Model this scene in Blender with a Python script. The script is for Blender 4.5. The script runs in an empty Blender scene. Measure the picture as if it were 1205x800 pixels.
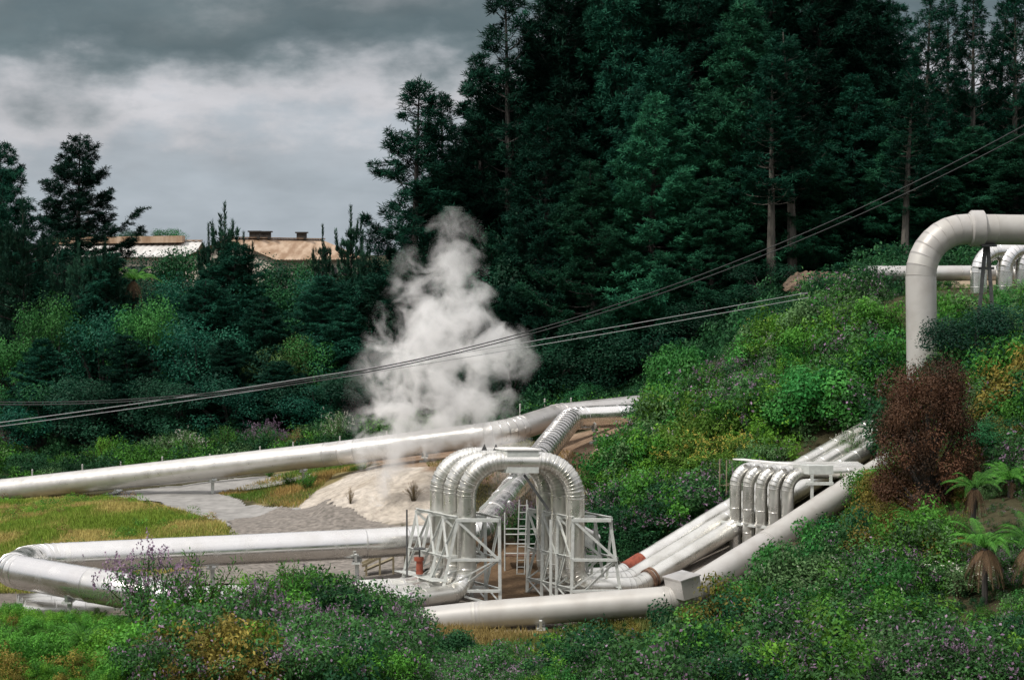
import bpy, math, numpy as np
from mathutils import Vector
rs = np.random.RandomState
C = bpy.context.scene.collection
scene = bpy.context.scene
PI = math.pi

# ------------------------------------------------------------------ camera
F = 2248.0; CX, CY = 602.5, 400.0; PITCH = math.atan(100 / F)
CAM = np.array([0., 0., 12.])
FW = np.array([0, math.cos(PITCH), -math.sin(PITCH)]); UP = np.array([0, math.sin(PITCH), math.cos(PITCH)]); RT = np.array([1., 0, 0])
def P(px, py, D): return CAM + D * (FW + (px - CX) / F * RT + (CY - py) / F * UP)
def pix(x, y, z):
    dx, dy, dz = x - CAM[0], y - CAM[1], z - CAM[2]
    D = dy * FW[1] + dz * FW[2]; u = dy * UP[1] + dz * UP[2]
    D = np.where(np.abs(D) < .1, .1, D)
    return CX + dx / D * F, CY - u / D * F, D
cd = bpy.data.cameras.new('camera'); cam = bpy.data.objects.new('camera', cd); C.objects.link(cam)
cam.location = CAM; cam.rotation_euler = (PI / 2 - PITCH, 0, 0); cd.lens = F / 1205 * 36; cd.clip_end = 9000; cd.clip_start = .5
scene.camera = cam

# ------------------------------------------------------------------ terrain
ctl = [(-200,790,47),(0,795,47),(300,805,47),(600,815,47),(0,745,55),(150,738,56.5),(330,738,56.5),(430,752,56.5),(550,765,57.5),(640,764,58.5),
 (700,776,56),(900,725,56),(850,808,48),(1050,808,46),(1205,805,44),(1400,760,44),(1205,700,52),(1050,700,55),(1000,645,60),(1110,605,60),(1205,600,58),
 (1400,600,58),(1150,490,68),(1205,440,72),(1400,440,72),(1083,450,77),(1000,490,78),(1035,540,74),(900,610,71),(800,612,72),(850,530,78),(900,462,82),(950,415,85),
 (1000,365,87),(1050,345,88),(1140,345,88),(1220,345,88),(1400,345,88),(762,515,83),(712,570,80),(722,650,74),(700,700,68),(862,645,69),(780,684,67),
 (1000,606,66),(900,672,62.5),(810,730,60),(700,748,60),(930,652,66.5),
 (820,440,100),(900,385,100),(950,327,107),(1100,325,107),(1220,325,110),(1400,325,110),(820,425,115),
 (600,709,66),(500,709,66),(300,707,66),(150,710,65.5),(0,715,65),(-200,715,65),(600,725,62),(450,725,62),(450,657,75),(380,620,84),(300,610,86),(230,585,92),(350,562,96),
 (100,592,93),(0,600,92),(-200,600,92),(0,606,86),(150,592,86),(250,625,79),(0,655,76),(150,650,76),(-200,650,76),
 (430,560,84),(480,556,83),(400,588,82),(440,615,79),(350,598,84),(485,615,77),(560,608,79),(430,551,90),(550,538,90),(640,545,88),(700,548,86),(705,515,93),
 (600,532,90),(610,640,72),(660,620,75),(0,568,102),(200,550,102),(400,532,102),(600,508,102),(740,490,101),
 (-200,530,115),(0,520,115),(300,500,115),(600,480,115),(-200,400,140),(0,400,140),(300,385,140),(600,400,140),(800,400,140),(0,312,180),(300,312,180),(-200,312,180),(600,320,180),
 (950,320,140),(1205,318,150),(1400,318,150),(700,310,220),(1200,310,220),(100,308,240)]
cp = np.array([P(*c) for c in ctl])
extra = np.array([(-12,0,10.2),(12,0,10.2),(0,-20,10.5),(-35,10,9),(35,10,10.5),(0,20,6.8),(-25,25,5.5),(25,25,7),(0,34,4),(-60,60,2),(-60,110,5),(-70,30,7),(60,60,8),(60,100,12),(60,30,10),(-80,180,11),(80,180,12)])
cp = np.vstack([cp, extra])
def ker(r2): return np.sqrt(r2 + 4.0)
A_ = ker(((cp[:, None, :2] - cp[None, :, :2]) ** 2).sum(-1)); n_ = len(cp)
M_ = np.zeros((n_ + 1, n_ + 1)); M_[:n_, :n_] = A_ - np.eye(n_) * .6; M_[n_, :n_] = 1; M_[:n_, n_] = 1
W_ = np.linalg.solve(M_, np.append(cp[:, 2], 0))
_t = rs(5).rand(64, 64)
def vnoise(x, y, s, o=0):
    x = np.asarray(x, float) / s + 17.3 + o * 5.1; y = np.asarray(y, float) / s + 9.7 + o * 3.3
    xi = np.floor(x).astype(int); yi = np.floor(y).astype(int); fx = x - xi; fy = y - yi
    fx = fx * fx * (3 - 2 * fx); fy = fy * fy * (3 - 2 * fy)
    g = lambda a, b: _t[a % 64, b % 64]
    return (g(xi, yi) * (1 - fx) + g(xi + 1, yi) * fx) * (1 - fy) + (g(xi, yi + 1) * (1 - fx) + g(xi + 1, yi + 1) * fx) * fy
def H(x, y, rough=True):
    x = np.asarray(x, float); y = np.asarray(y, float); sh = np.broadcast(x, y).shape
    X = np.broadcast_to(x, sh).ravel(); Y = np.broadcast_to(y, sh).ravel(); out = np.empty(X.shape)
    for i in range(0, len(X), 20000):
        a = X[i:i + 20000]; b = Y[i:i + 20000]
        out[i:i + 20000] = ker((a[:, None] - cp[:, 0]) ** 2 + (b[:, None] - cp[:, 1]) ** 2) @ W_[:n_] + W_[n_]
    d = np.maximum(np.abs(X) - 110, 0) + np.maximum(Y - 240, 0) + np.maximum(-25 - Y, 0)
    k = np.clip(d / 80, 0, 1); k = k * k * (3 - 2 * k)
    out = out * (1 - k) + 10.2 * k
    if rough: out = out + (vnoise(X, Y, 2.3) - .5) * .16 + (vnoise(X, Y, .7, 2) - .5) * .05
    if rough:
        mk = np.exp(-(((X + 6.0) / 4.6) ** 2 + ((Y - 82.) / 4.) ** 2) ** 2); out = out + mk * ((vnoise(X, Y, .9, 31) - .5) * .3 + np.abs(vnoise(X + Y * .4, Y, 1.6, 33) - .5) * .5)
    return out.reshape(sh)
_D = np.arange(36, 230, .2)
def G(px, py):
    q = CAM + _D[:, None] * (FW + (px - CX) / F * RT + (CY - py) / F * UP)
    h = H(q[:, 0], q[:, 1], False); k = np.argmax(q[:, 2] <= h)
    if q[k, 2] > h[k]: k = len(_D) - 1
    return np.array([q[k, 0], q[k, 1], float(H(q[k, 0], q[k, 1]))])
def GD(px, D):
    x = (px - CX) / F * D; y = D
    return np.array([x, y, float(H(x, y))])
def inpoly(px, py, poly):
    r = np.zeros(np.shape(px), bool); n = len(poly)
    for i in range(n):
        x1, y1 = poly[i]; x2, y2 = poly[(i + 1) % n]
        c = ((y1 > py) != (y2 > py)) & (px < (x2 - x1) * (py - y1) / ((y2 - y1) or 1e-9) + x1)
        r ^= c
    return r

# ------------------------------------------------------------------ helpers: materials
def mat(name):
    m = bpy.data.materials.new(name); m.use_nodes = True; nt = m.node_tree; nt.nodes.clear()
    o = nt.nodes.new('ShaderNodeOutputMaterial'); return m, nt, o
def N(nt, t, **kw):
    n = nt.nodes.new(t)
    for k, v in kw.items():
        if k.startswith('i_'): n.inputs[int(k[2:]) if k[2:].isdigit() else k[2:].replace('_', ' ')].default_value = v
        else: setattr(n, k, v)
    return n
def L(nt, a, b): nt.links.new(a, b)
def ramp(nt, stops, interp='LINEAR'):
    r = nt.nodes.new('ShaderNodeValToRGB'); e = r.color_ramp.elements; r.color_ramp.interpolation = interp
    while len(e) > 1: e.remove(e[-1])
    e[0].position = stops[0][0]; e[0].color = tuple(stops[0][1]) + (1,)
    for p_, c_ in stops[1:]:
        k = e.new(p_); k.color = tuple(c_) + (1,)
    return r
def mixc(nt, a, b, fac, mode='MIX'):
    m = nt.nodes.new('ShaderNodeMix'); m.data_type = 'RGBA'; m.blend_type = mode
    for s, v in ((m.inputs[0], fac), (m.inputs[6], a), (m.inputs[7], b)):
        if hasattr(v, 'is_output'): L(nt, v, s)
        elif isinstance(v, tuple): s.default_value = v + (1,)
        else: s.default_value = v
    return m.outputs[2]
def math_(nt, op, a, b=None, clamp=False):
    m = nt.nodes.new('ShaderNodeMath'); m.operation = op; m.use_clamp = clamp
    for s, v in ((m.inputs[0], a), (m.inputs[1], b)):
        if v is None: continue
        if hasattr(v, 'is_output'): L(nt, v, s)
        else: s.default_value = v
    return m.outputs[0]

def leaf_material(name, trans=.28, rnd=.3, rough=.55, spec=.14):
    m, nt, o = mat(name)
    at = N(nt, 'ShaderNodeAttribute', attribute_name='col'); oi = N(nt, 'ShaderNodeObjectInfo')
    k = math_(nt, 'ADD', math_(nt, 'MULTIPLY', oi.outputs['Random'], rnd * 2), 1 - rnd)
    v = N(nt, 'ShaderNodeVectorMath', operation='SCALE'); L(nt, at.outputs['Color'], v.inputs[0]); L(nt, k, v.inputs['Scale'])
    b = N(nt, 'ShaderNodeBsdfPrincipled'); b.inputs['Roughness'].default_value = rough; b.inputs['Specular IOR Level'].default_value = spec
    t = N(nt, 'ShaderNodeBsdfTranslucent'); mx = N(nt, 'ShaderNodeMixShader'); mx.inputs[0].default_value = trans
    L(nt, v.outputs[0], b.inputs['Base Color']); L(nt, v.outputs[0], t.inputs['Color'])
    L(nt, b.outputs[0], mx.inputs[1]); L(nt, t.outputs[0], mx.inputs[2]); L(nt, mx.outputs[0], o.inputs['Surface'])
    return m
LEAF = leaf_material('leaf'); PINE = leaf_material('pine_needles', .15, .5, .6, .06)
def simple(name, c1, c2, scale=3., rough=.8, metal=0., bump=.3, stretch=(1, 1, 1), detail=6):
    m, nt, o = mat(name)
    tc = N(nt, 'ShaderNodeTexCoord'); mp = N(nt, 'ShaderNodeMapping'); mp.inputs['Scale'].default_value = stretch
    L(nt, tc.outputs['Object'], mp.inputs[0])
    n = N(nt, 'ShaderNodeTexNoise'); n.inputs['Scale'].default_value = scale; n.inputs['Detail'].default_value = detail; L(nt, mp.outputs[0], n.inputs['Vector'])
    r = ramp(nt, [(.3, c1), (.7, c2)]); L(nt, n.outputs['Fac'], r.inputs[0])
    b = N(nt, 'ShaderNodeBsdfPrincipled'); L(nt, r.outputs[0], b.inputs['Base Color']); b.inputs['Roughness'].default_value = rough; b.inputs['Metallic'].default_value = metal
    bp = N(nt, 'ShaderNodeBump'); bp.inputs['Strength'].default_value = bump; bp.inputs['Distance'].default_value = .05; L(nt, n.outputs['Fac'], bp.inputs['Height']); L(nt, bp.outputs[0], b.inputs['Normal'])
    L(nt, b.outputs[0], o.inputs['Surface']); return m
BARK = simple('bark', (.022, .02, .018), (.055, .05, .045), 6, .9, 0, .6, (1, 1, .2))
PALEBARK = simple('pale_bark', (.06, .055, .05), (.13, .12, .10), 6, .9, 0, .6, (1, 1, .2))
STEM = simple('stems', (.05, .04, .02), (.1, .08, .045), 8, .9, 0, .3)
def cladding(name, base, dirt, metal, rough, dirtk=.5):
    # sheet cladding: base sheet colour, panel-to-panel variation, vertical streaks and grime
    m, nt, o = mat(name)
    at = N(nt, 'ShaderNodeAttribute', attribute_name='col')
    tc = N(nt, 'ShaderNodeTexCoord')
    n = N(nt, 'ShaderNodeTexNoise'); n.inputs['Scale'].default_value = 1.1; n.inputs['Detail'].default_value = 5; n.inputs['Roughness'].default_value = .55; L(nt, tc.outputs['Object'], n.inputs['Vector'])
    n2 = N(nt, 'ShaderNodeTexNoise'); n2.inputs['Scale'].default_value = 2.5; n2.inputs['Detail'].default_value = 3; L(nt, tc.outputs['Object'], n2.inputs['Vector'])
    mk = N(nt, 'ShaderNodeMapRange'); mk.inputs[1].default_value = .45; mk.inputs[2].default_value = .78; mk.inputs[4].default_value = dirtk; L(nt, n.outputs['Fac'], mk.inputs[0])
    c = mixc(nt, base, dirt, mk.outputs[0]); c = mixc(nt, c, at.outputs['Color'], 1.0, 'MULTIPLY')
    b = N(nt, 'ShaderNodeBsdfPrincipled'); L(nt, c, b.inputs['Base Color']); b.inputs['Metallic'].default_value = metal
    rr = N(nt, 'ShaderNodeMapRange'); rr.inputs[1].default_value = .3; rr.inputs[2].default_value = .7; rr.inputs[3].default_value = rough - .07; rr.inputs[4].default_value = rough + .13; L(nt, n2.outputs['Fac'], rr.inputs[0])
    L(nt, rr.outputs[0], b.inputs['Roughness'])
    L(nt, b.outputs[0], o.inputs['Surface']); return m
SILVER = cladding('aluminium_cladding', (.90, .885, .875), (.66, .62, .57), .92, .20, .4)
LOOPM = cladding('weathered_cladding', (.80, .79, .76), (.42, .40, .35), .85, .30, .7)
BEIGE = cladding('painted_cladding', (.50, .485, .465), (.34, .31, .28), .25, .42, .6)
DULL = cladding('dull_cladding', (.64, .625, .61), (.43, .40, .37), .65, .33, .6)
STEEL = simple('galvanised_steel', (.50, .52, .50), (.66, .68, .65), 6, .5, .25, .1)
DARKST = simple('dark_steel', (.05, .055, .055), (.10, .10, .10), 6, .6, .3, .1)
RUST = simple('rust', (.16, .035, .02), (.30, .075, .04), 7, .85, 0, .4)
RUSTB = simple('brown_rust', (.11, .06, .04), (.22, .13, .08), 9, .85, 0, .4)
CONC = simple('concrete', (.38, .37, .35), (.52, .51, .48), 5, .85, 0, .2)
WHITEP = simple('white_paint', (.72, .71, .69), (.82, .81, .80), 5, .5, 0, .05)
WIRE = simple('cable', (.012, .014, .014), (.02, .022, .022), 5, .5, .2, 0)
WIREL = simple('bright_cable', (.42, .42, .42), (.5, .5, .5), 5, .4, .5, 0)
WOOD = simple('weathered_wood', (.16, .13, .08), (.30, .26, .17), 6, .85, 0, .3)

# ------------------------------------------------------------------ helpers: objects
def meta(o, label=None, cat=None, group=None, kind=None):
    if label: o['label'] = label
    if cat: o['category'] = cat
    if group: o['group'] = group
    if kind: o['kind'] = kind
    return o
def empty(name, loc=(0, 0, 0)):
    o = bpy.data.objects.new(name, None); o.location = [float(v) for v in loc]; C.objects.link(o); return o
def qmesh(name, quads, cols=None, mats=(), smooth=False, weld=False):
    """mesh from (n,4,3) quads, each with own colour"""
    quads = np.asarray(quads, np.float32); n = len(quads)
    me = bpy.data.meshes.new(name)
    me.vertices.add(n * 4); me.vertices.foreach_set('co', quads.reshape(-1))
    me.loops.add(n * 4); me.loops.foreach_set('vertex_index', np.arange(n * 4, dtype=np.int32))
    me.polygons.add(n); me.polygons.foreach_set('loop_start', np.arange(0, n * 4, 4, dtype=np.int32))
    if cols is not None:
        c = np.ones((n * 4, 4), np.float32); c[:, :3] = np.repeat(np.asarray(cols, np.float32), 4, 0)
        a = me.color_attributes.new('col', 'FLOAT_COLOR', 'POINT'); a.data.foreach_set('color', c.reshape(-1))
    for m in mats: me.materials.append(m)
    me.update(calc_edges=True); return me
def obj(name, me, parent=None, loc=None):
    o = bpy.data.objects.new(name, me); C.objects.link(o)
    if parent: o.parent = parent
    if loc is not None: o.location = [float(v) for v in loc]
    return o
class MB:
    """collects boxes, bars and tubes with shared vertices"""
    def __init__(s): s.v = []; s.f = []; s.c = []; s.mi = []
    def add(s, v, f, col=(1, 1, 1), mi=0):
        o = len(s.v); s.v += [tuple(float(a) for a in p) for p in v]; s.f += [tuple(i + o for i in q) for q in f]; s.c += [col] * len(v); s.mi += [mi] * len(f)
    def box(s, c, size, ax=None, mi=0):
        c = np.array(c, float); h = np.array(size, float) / 2; ax = np.eye(3) if ax is None else np.array(ax)
        v = [c + ax[0] * h[0] * i + ax[1] * h[1] * j + ax[2] * h[2] * k for i in (-1, 1) for j in (-1, 1) for k in (-1, 1)]
        s.add(v, [(0, 1, 3, 2), (4, 6, 7, 5), (0, 4, 5, 1), (2, 3, 7, 6), (0, 2, 6, 4), (1, 5, 7, 3)], mi=mi)
    def bar(s, p, q, w, d=None, mi=0):
        p = np.array(p, float); q = np.array(q, float); a = q - p; l = np.linalg.norm(a); a = a / l
        u = np.cross(a, (0, 0, 1)); u = np.array((1., 0, 0)) if np.linalg.norm(u) < .05 else u / np.linalg.norm(u)
        s.box((p + q) / 2, (l, w, d or w), (a, u, np.cross(a, u)), mi)
    def angle(s, p, q, w, t=.012, flip=1):
        """L-section steel"""
        p = np.array(p, float); q = np.array(q, float); a = q - p; l = np.linalg.norm(a); a = a / l
        u = np.cross(a, (0, 0, 1)); u = np.array((1., 0, 0)) if np.linalg.norm(u) < .05 else u / np.linalg.norm(u)
        v = np.cross(a, u) * flip; c = (p + q) / 2
        s.box(c, (l, w, t), (a, u, v)); s.box(c + u * (w / 2 + t / 2 + .001) + v * w / 2, (l, t, w), (a, u, v))
    def tube(s, pts, rad, k=16, cap=True, col=None, mi=0):
        pts = [np.array(p, float) for p in pts]; n = len(pts); rad = [rad] * n if np.isscalar(rad) else rad
        t0 = pts[1] - pts[0]; up = np.array((0, 0, 1.)); u = np.cross(t0, up)
        if np.linalg.norm(u) < 1e-3 * np.linalg.norm(t0): u = np.array((1., 0, 0))
        u /= np.linalg.norm(u); o = len(s.v); th = np.arange(k) * 2 * PI / k
        for i, p in enumerate(pts):
            t = pts[min(i + 1, n - 1)] - pts[max(i - 1, 0)]
            L_ = np.linalg.norm(t); t = t / L_ if L_ > 1e-9 else t
            u = u - t * (u @ t); u /= np.linalg.norm(u); w = np.cross(t, u)
            ring = p + rad[i] * (np.cos(th)[:, None] * u + np.sin(th)[:, None] * w)
            s.v += [tuple(r) for r in ring]; s.c += [col[i] if col is not None else (1, 1, 1)] * k
        for i in range(n - 1):
            for j in range(k):
                s.f.append((o + i * k + j, o + i * k + (j + 1) % k, o + (i + 1) * k + (j + 1) % k, o + (i + 1) * k + j)); s.mi.append(mi)
        if cap:
            s.f.append(tuple(o + j for j in range(k))[::-1]); s.f.append(tuple(o + (n - 1) * k + j for j in range(k))); s.mi += [mi, mi]
    def build(s, name, m, parent=None, smooth=False, origin=None):
        me = bpy.data.meshes.new(name); v = np.array(s.v)
        if origin is not None: v = v - np.array(origin)
        me.from_pydata(v.tolist(), [], s.f)
        a = me.color_attributes.new('col', 'FLOAT_COLOR', 'POINT')
        a.data.foreach_set('color', np.array([tuple(c) + (1,) for c in s.c], np.float32).reshape(-1))
        for x in (m if isinstance(m, (list, tuple)) else [m]): me.materials.append(x)
        me.polygons.foreach_set('material_index', s.mi)
        if smooth: me.polygons.foreach_set('use_smooth', [len(f) == 4 for f in s.f])
        me.update()
        if smooth: me.set_sharp_from_angle(angle=math.radians(32))
        o = obj(name, me, parent)
        if origin is not None: o.location = [float(v_) for v_ in origin]
        return o

# ------------------------------------------------------------------ ground sheets
LB = lambda *c: np.array(c)
def ground():
    ys = np.concatenate([np.arange(-60, 36, 3.), np.arange(36, 120, .45), np.arange(120, 260, 2.), 260 * 1.18 ** np.arange(0, 22)])
    xm = np.concatenate([np.arange(0, 34, .45), np.arange(34, 110, 3.), 110 * 1.2 ** np.arange(0, 21)])
    xs = np.concatenate([-xm[:0:-1], xm]); ys = np.concatenate([-60 - 60 * 1.3 ** np.arange(14, 0, -1), ys])
    X, Y = np.meshgrid(xs, ys); Z = H(X, Y); nx, ny = len(xs), len(ys)
    v = np.stack([X, Y, Z], -1).reshape(-1, 3)
    idx = np.arange(nx * ny).reshape(ny, nx)
    f = np.stack([idx[:-1, :-1], idx[:-1, 1:], idx[1:, 1:], idx[1:, :-1]], -1).reshape(-1, 4)
    me = bpy.data.meshes.new('ground'); me.vertices.add(len(v)); me.vertices.foreach_set('co', v.astype(np.float32).reshape(-1))
    me.loops.add(len(f) * 4); me.loops.foreach_set('vertex_index', f.astype(np.int32).reshape(-1)); me.polygons.add(len(f)); me.polygons.foreach_set('loop_start', np.arange(0, len(f) * 4, 4, dtype=np.int32))
    me.polygons.foreach_set('use_smooth', np.ones(len(f), bool))
    px, py, D = pix(X, Y, Z)
    n1 = vnoise(X, Y, 3); n2 = vnoise(X, Y, .9, 1); nn = (n1 * .6 + n2 * .4)[..., None]
    soil = LB(.045, .04, .022) * (1 - nn) + LB(.07, .065, .035) * nn
    col = soil
    def reg(poly, d0, d1, c, k=1.):
        nonlocal col
        jx = (vnoise(X, Y, 1.5, 4) - .5) * 24; jy = (vnoise(X, Y, 1.5, 6) - .5) * 10
        m = (inpoly(px + jx, py + jy, poly) & (D > d0) & (D < d1))[..., None] * k
        col = col * (1 - m) + c * m
    dry = LB(.16, .13, .055) * (1 - nn) + LB(.24, .20, .10) * nn
    reg([(-60, 575), (180, 585), (280, 625), (250, 665), (-60, 720)], 68, 96, dry)
    reg([(-100, 650), (1000, 640), (760, 730), (500, 745), (-100, 730)], 60, 76, LB(.17, .15, .13) * (.8 + .4 * nn))
    sand = LB(.33, .28, .22) * (1 - nn) + LB(.56, .51, .45) * nn
    reg([(335, 605), (360, 585), (395, 555), (430, 546), (500, 545), (530, 560), (520, 600), (500, 622), (380, 612)], 74, 92, sand)
    brown = LB(.16, .10, .065) * (1 - nn) + LB(.36, .27, .19) * nn
    reg([(620, 505), (790, 490), (790, 520), (710, 590), (640, 590), (500, 552), (420, 545), (430, 530)], 78, 97, brown)
    reg([(240, 580), (390, 535), (430, 548), (340, 595)], 80, 99, dry)
    reg([(560, 640), (640, 640), (640, 720), (560, 720)], 66, 76, LB(.13, .085, .05))
    reg([(900, 290), (1250, 290), (1250, 345), (1060, 340), (930, 350)], 84, 112, LB(.30, .24, .17) * (.6 + .8 * nn))
    reg([(500, 738), (640, 738), (620, 775), (520, 775)], 54, 61, LB(.30, .23, .10))
    a = me.color_attributes.new('col', 'FLOAT_COLOR', 'POINT'); c4 = np.ones((len(v), 4), np.float32); c4[:, :3] = col.reshape(-1, 3); a.data.foreach_set('color', c4.reshape(-1))
    m, nt, o = mat('ground_soil')
    at = N(nt, 'ShaderNodeAttribute', attribute_name='col'); tc = N(nt, 'ShaderNodeTexCoord')
    n = N(nt, 'ShaderNodeTexNoise'); n.inputs['Scale'].default_value = 3; n.inputs['Detail'].default_value = 9; n.inputs['Roughness'].default_value = .7; L(nt, tc.outputs['Object'], n.inputs['Vector'])
    r = ramp(nt, [(.3, (.6, .6, .6)), (.7, (1.3, 1.3, 1.3))]); L(nt, n.outputs['Fac'], r.inputs[0])
    c = mixc(nt, at.outputs['Color'], r.outputs[0], 1., 'MULTIPLY')
    b = N(nt, 'ShaderNodeBsdfPrincipled'); b.inputs['Roughness'].default_value = .95; b.inputs['Specular IOR Level'].default_value = .1; L(nt, c, b.inputs['Base Color'])
    bp = N(nt, 'ShaderNodeBump'); bp.inputs['Strength'].default_value = .8; bp.inputs['Distance'].default_value = .12; L(nt, n.outputs['Fac'], bp.inputs['Height']); L(nt, bp.outputs[0], b.inputs['Normal'])
    L(nt, b.outputs[0], o.inputs['Surface']); me.materials.append(m); me.update(calc_edges=True)
    g = obj('ground', me); meta(g, 'rolling ground of soil, dry grass and pale bare earth under the pipelines', 'ground', None, 'structure')
ground()

def sheet(name, poly, d0, d1, m, lift, label, step=.14):
    pts = np.array([G(*p) for p in poly]); x0, y0 = pts[:, 0].min(), pts[:, 1].min(); x1, y1 = pts[:, 0].max(), pts[:, 1].max()
    xs = np.arange(x0, x1 + step, step); ys = np.arange(y0, y1 + step, step); X, Y = np.meshgrid(xs, ys)
    jx = (vnoise(X, Y, .8, 3) - .5) * .5; ins = inpoly(X + jx, Y + jx, [(p[0], p[1]) for p in pts])
    # same height interpolation as the ground grid, lifted clear of it
    Z = np.maximum.reduce([H(X + a, Y + b) for a in (-.25, 0, .25) for b in (-.25, 0, .25)]) + lift
    vid = np.full(X.shape, -1); v = []; f = []
    for j in range(len(ys) - 1):
        for i in range(len(xs) - 1):
            if ins[j, i]:
                q = []
                for a, b in ((j, i), (j, i + 1), (j + 1, i + 1), (j + 1, i)):
                    if vid[a, b] < 0: vid[a, b] = len(v); v.append((X[a, b], Y[a, b], Z[a, b]))
                    q.append(int(vid[a, b]))
                f.append(tuple(q))
    me = bpy.data.meshes.new(name); me.from_pydata(v, [], f); me.materials.append(m); me.polygons.foreach_set('use_smooth', [True] * len(f)); o = obj(name, me)
    meta(o, label, name.replace('_', ' '), None, 'structure')
ASPH = simple('asphalt', (.19, .185, .175), (.31, .30, .285), 2.0, .9, 0, .3, detail=9)
GRAV = simple('gravel', (.10, .09, .078), (.25, .222, .195), 5, .95, 0, .8, detail=9)
sheet('service_road', [(90, 588), (200, 573), (330, 559), (372, 553), (378, 562), (330, 572), (255, 580), (290, 596), (350, 604), (400, 614), (330, 640), (285, 640), (255, 615), (200, 598), (140, 590)], 0, 0, ASPH, .03, 'grey asphalt service road bending down from the back pipeline')
sheet('gravel_yard', [(272, 612), (330, 601), (400, 607), (450, 622), (490, 622), (520, 650), (490, 684), (400, 686), (210, 692), (120, 690), (200, 670), (270, 660)], 0, 0, GRAV, .06, 'dark loose gravel yard between the two runs of the bent pipeline')

# ------------------------------------------------------------------ pipes
def fillet(pts, rads):
    pts = [np.array(p, float) for p in pts]; out = [(pts[0], 's')]
    for i in range(1, len(pts) - 1):
        a, b, c = pts[i - 1], pts[i], pts[i + 1]; u = a - b; v = c - b; lu, lv = np.linalg.norm(u), np.linalg.norm(v); u /= lu; v /= lv
        ang = math.acos(max(-1, min(1, float(u @ v)))); turn = PI - ang
        if turn < .02: out.append((b, 's')); continue
        R = rads[i - 1]; t = R / math.tan(ang / 2); t = min(t, .49 * min(lu, lv)); R = t * math.tan(ang / 2)
        bis = (u + v) / np.linalg.norm(u + v); cen = b + bis * (R / math.sin(ang / 2)); s = b + u * t; e = b + v * t
        k = max(2, int(round(math.degrees(turn) / 11)))
        e1 = (s - cen) / R; e2 = -u; e2 = e2 - e1 * (e2 @ e1); e2 /= np.linalg.norm(e2)
        for j in range(k + 1):
            th = turn * j / k; out.append((cen + R * (math.cos(th) * e1 + math.sin(th) * e2), 'b'))
    out.append((pts[-1], 's')); return out
PIPES = []
def pipe(name, pts, rads, r, m, label, group=None, parent=None, joint=1.5, k=28, seed=0, block=True, rib=.035, ribw=.03):
    path = fillet(pts, rads); rg = rs(seed + 11); P_ = []; R_ = []; C_ = []
    def put(p, rr, c): P_.append(p); R_.append(rr); C_.append(c)
    tone = 1.
    for i in range(len(path) - 1):
        a, ta = path[i]; b, tb = path[i + 1]; d = b - a; l = np.linalg.norm(d)
        if l < 1e-4: continue
        d = d / l; bend = (ta == 'b' and tb == 'b'); n = 1 if bend else max(1, int(round(l / joint)))
        for j in range(n):
            s0, s1 = l * j / n, l * (j + 1) / n; e = min(ribw, (s1 - s0) * .2)
            tone = .86 + .16 * rg.rand(); c = (tone, tone, tone * (.97 + .03 * rg.rand())); dk = (tone * .62,) * 3
            put(a + d * (s0 + .001), r * 1.0, dk); put(a + d * (s0 + e * .25), r * (1 + rib), c); put(a + d * (s0 + e), r * (1 + rib), c); put(a + d * (s0 + e * 1.3), r, c)
            if s1 - s0 > .6:
                for q in (.35, .7): put(a + d * (s0 + (s1 - s0) * q), r, c)
            put(a + d * (s1 - .002), r, c)
    b_ = MB(); b_.tube(P_, R_, k, True, C_)
    o = b_.build(name, m, parent, smooth=True)
    if label: meta(o, label, 'pipeline', group)
    if block: PIPES.append((np.array([p for p, _ in path]), r))
    return o
def saddle(parent, at, r, zg=None):
    """ground support: concrete foot, post and curved cradle"""
    at = np.array(at, float); zg = float(H(at[0], at[1])) - .2 if zg is None else zg
    b = MB(); top = at[2] - r - .05
    if top - zg < .25: zg = top - .3
    b.box((at[0], at[1], (zg + top) / 2), (.14, .14, top - zg - .06)); b.box((at[0], at[1], top - .01), (.30, .9 * r * 2, .06)); b.box((at[0], at[1], zg + .09), (.5, .5, .25))
    for s in (-1, 1): b.bar((at[0], at[1] + s * r * .8, top), (at[0], at[1] + s * r * 1.02, at[2] - r * .45), .09)
    return b.build('pipe_support', STEEL, parent)

# back pipeline
pb = [P(-90, 588, 98), P(0, 577, 97), P(400, 533, 90), P(598, 508, 88.5), P(656, 489, 92.5), P(790, 474, 97), P(900, 468, 99)]
o = pipe('steam_pipeline', pb, [3, 8, 1.6, 1.6, 3], .57, DULL, 'long dull grey pipeline along the foot of the dark trees, behind the road', joint=2.0, seed=1)
for px, py, D in ((357, 538, 91.2), (138, 563, 95), (40, 573, 96.5), (250, 550, 93), (500, 521, 89.4), (735, 480, 95)): saddle(o, P(px, py, D), .57)
for px, py, D in ((612, 496, 89.4),): pass
# bent silver pipeline
pa = [P(800, 486, 93), P(672, 492, 90), P(640, 520, 86), P(562, 628, 71.5), P(480, 637, 69.5), P(36, 658, 66.3), P(13, 671, 61.5), P(152, 696, 58), P(330, 728, 57.5), P(420, 745, 58.5)]
pa[2] = pa[1] * .62 + pa[3] * .38
o = pipe('steam_pipeline', pa, [1.6, 2, 1.6, 8, 1.5, 1.3, 6, 2], .54, SILVER, 'shiny silver pipeline turning back on itself at a tight elbow on the left', joint=1.9, seed=2, rib=.02)
for px, py, D in ((82, 683.5, 59.8), (250, 647, 68.3), (420, 641, 69), (700, 491, 90.6)): saddle(o, P(px, py, D), .54)
b = MB(); b.tube([P(589, 592, 75.5), P(600, 598, 74.6)], [.30, .27], 16); b.build('branch_stub', WHITEP, o, True)
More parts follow.
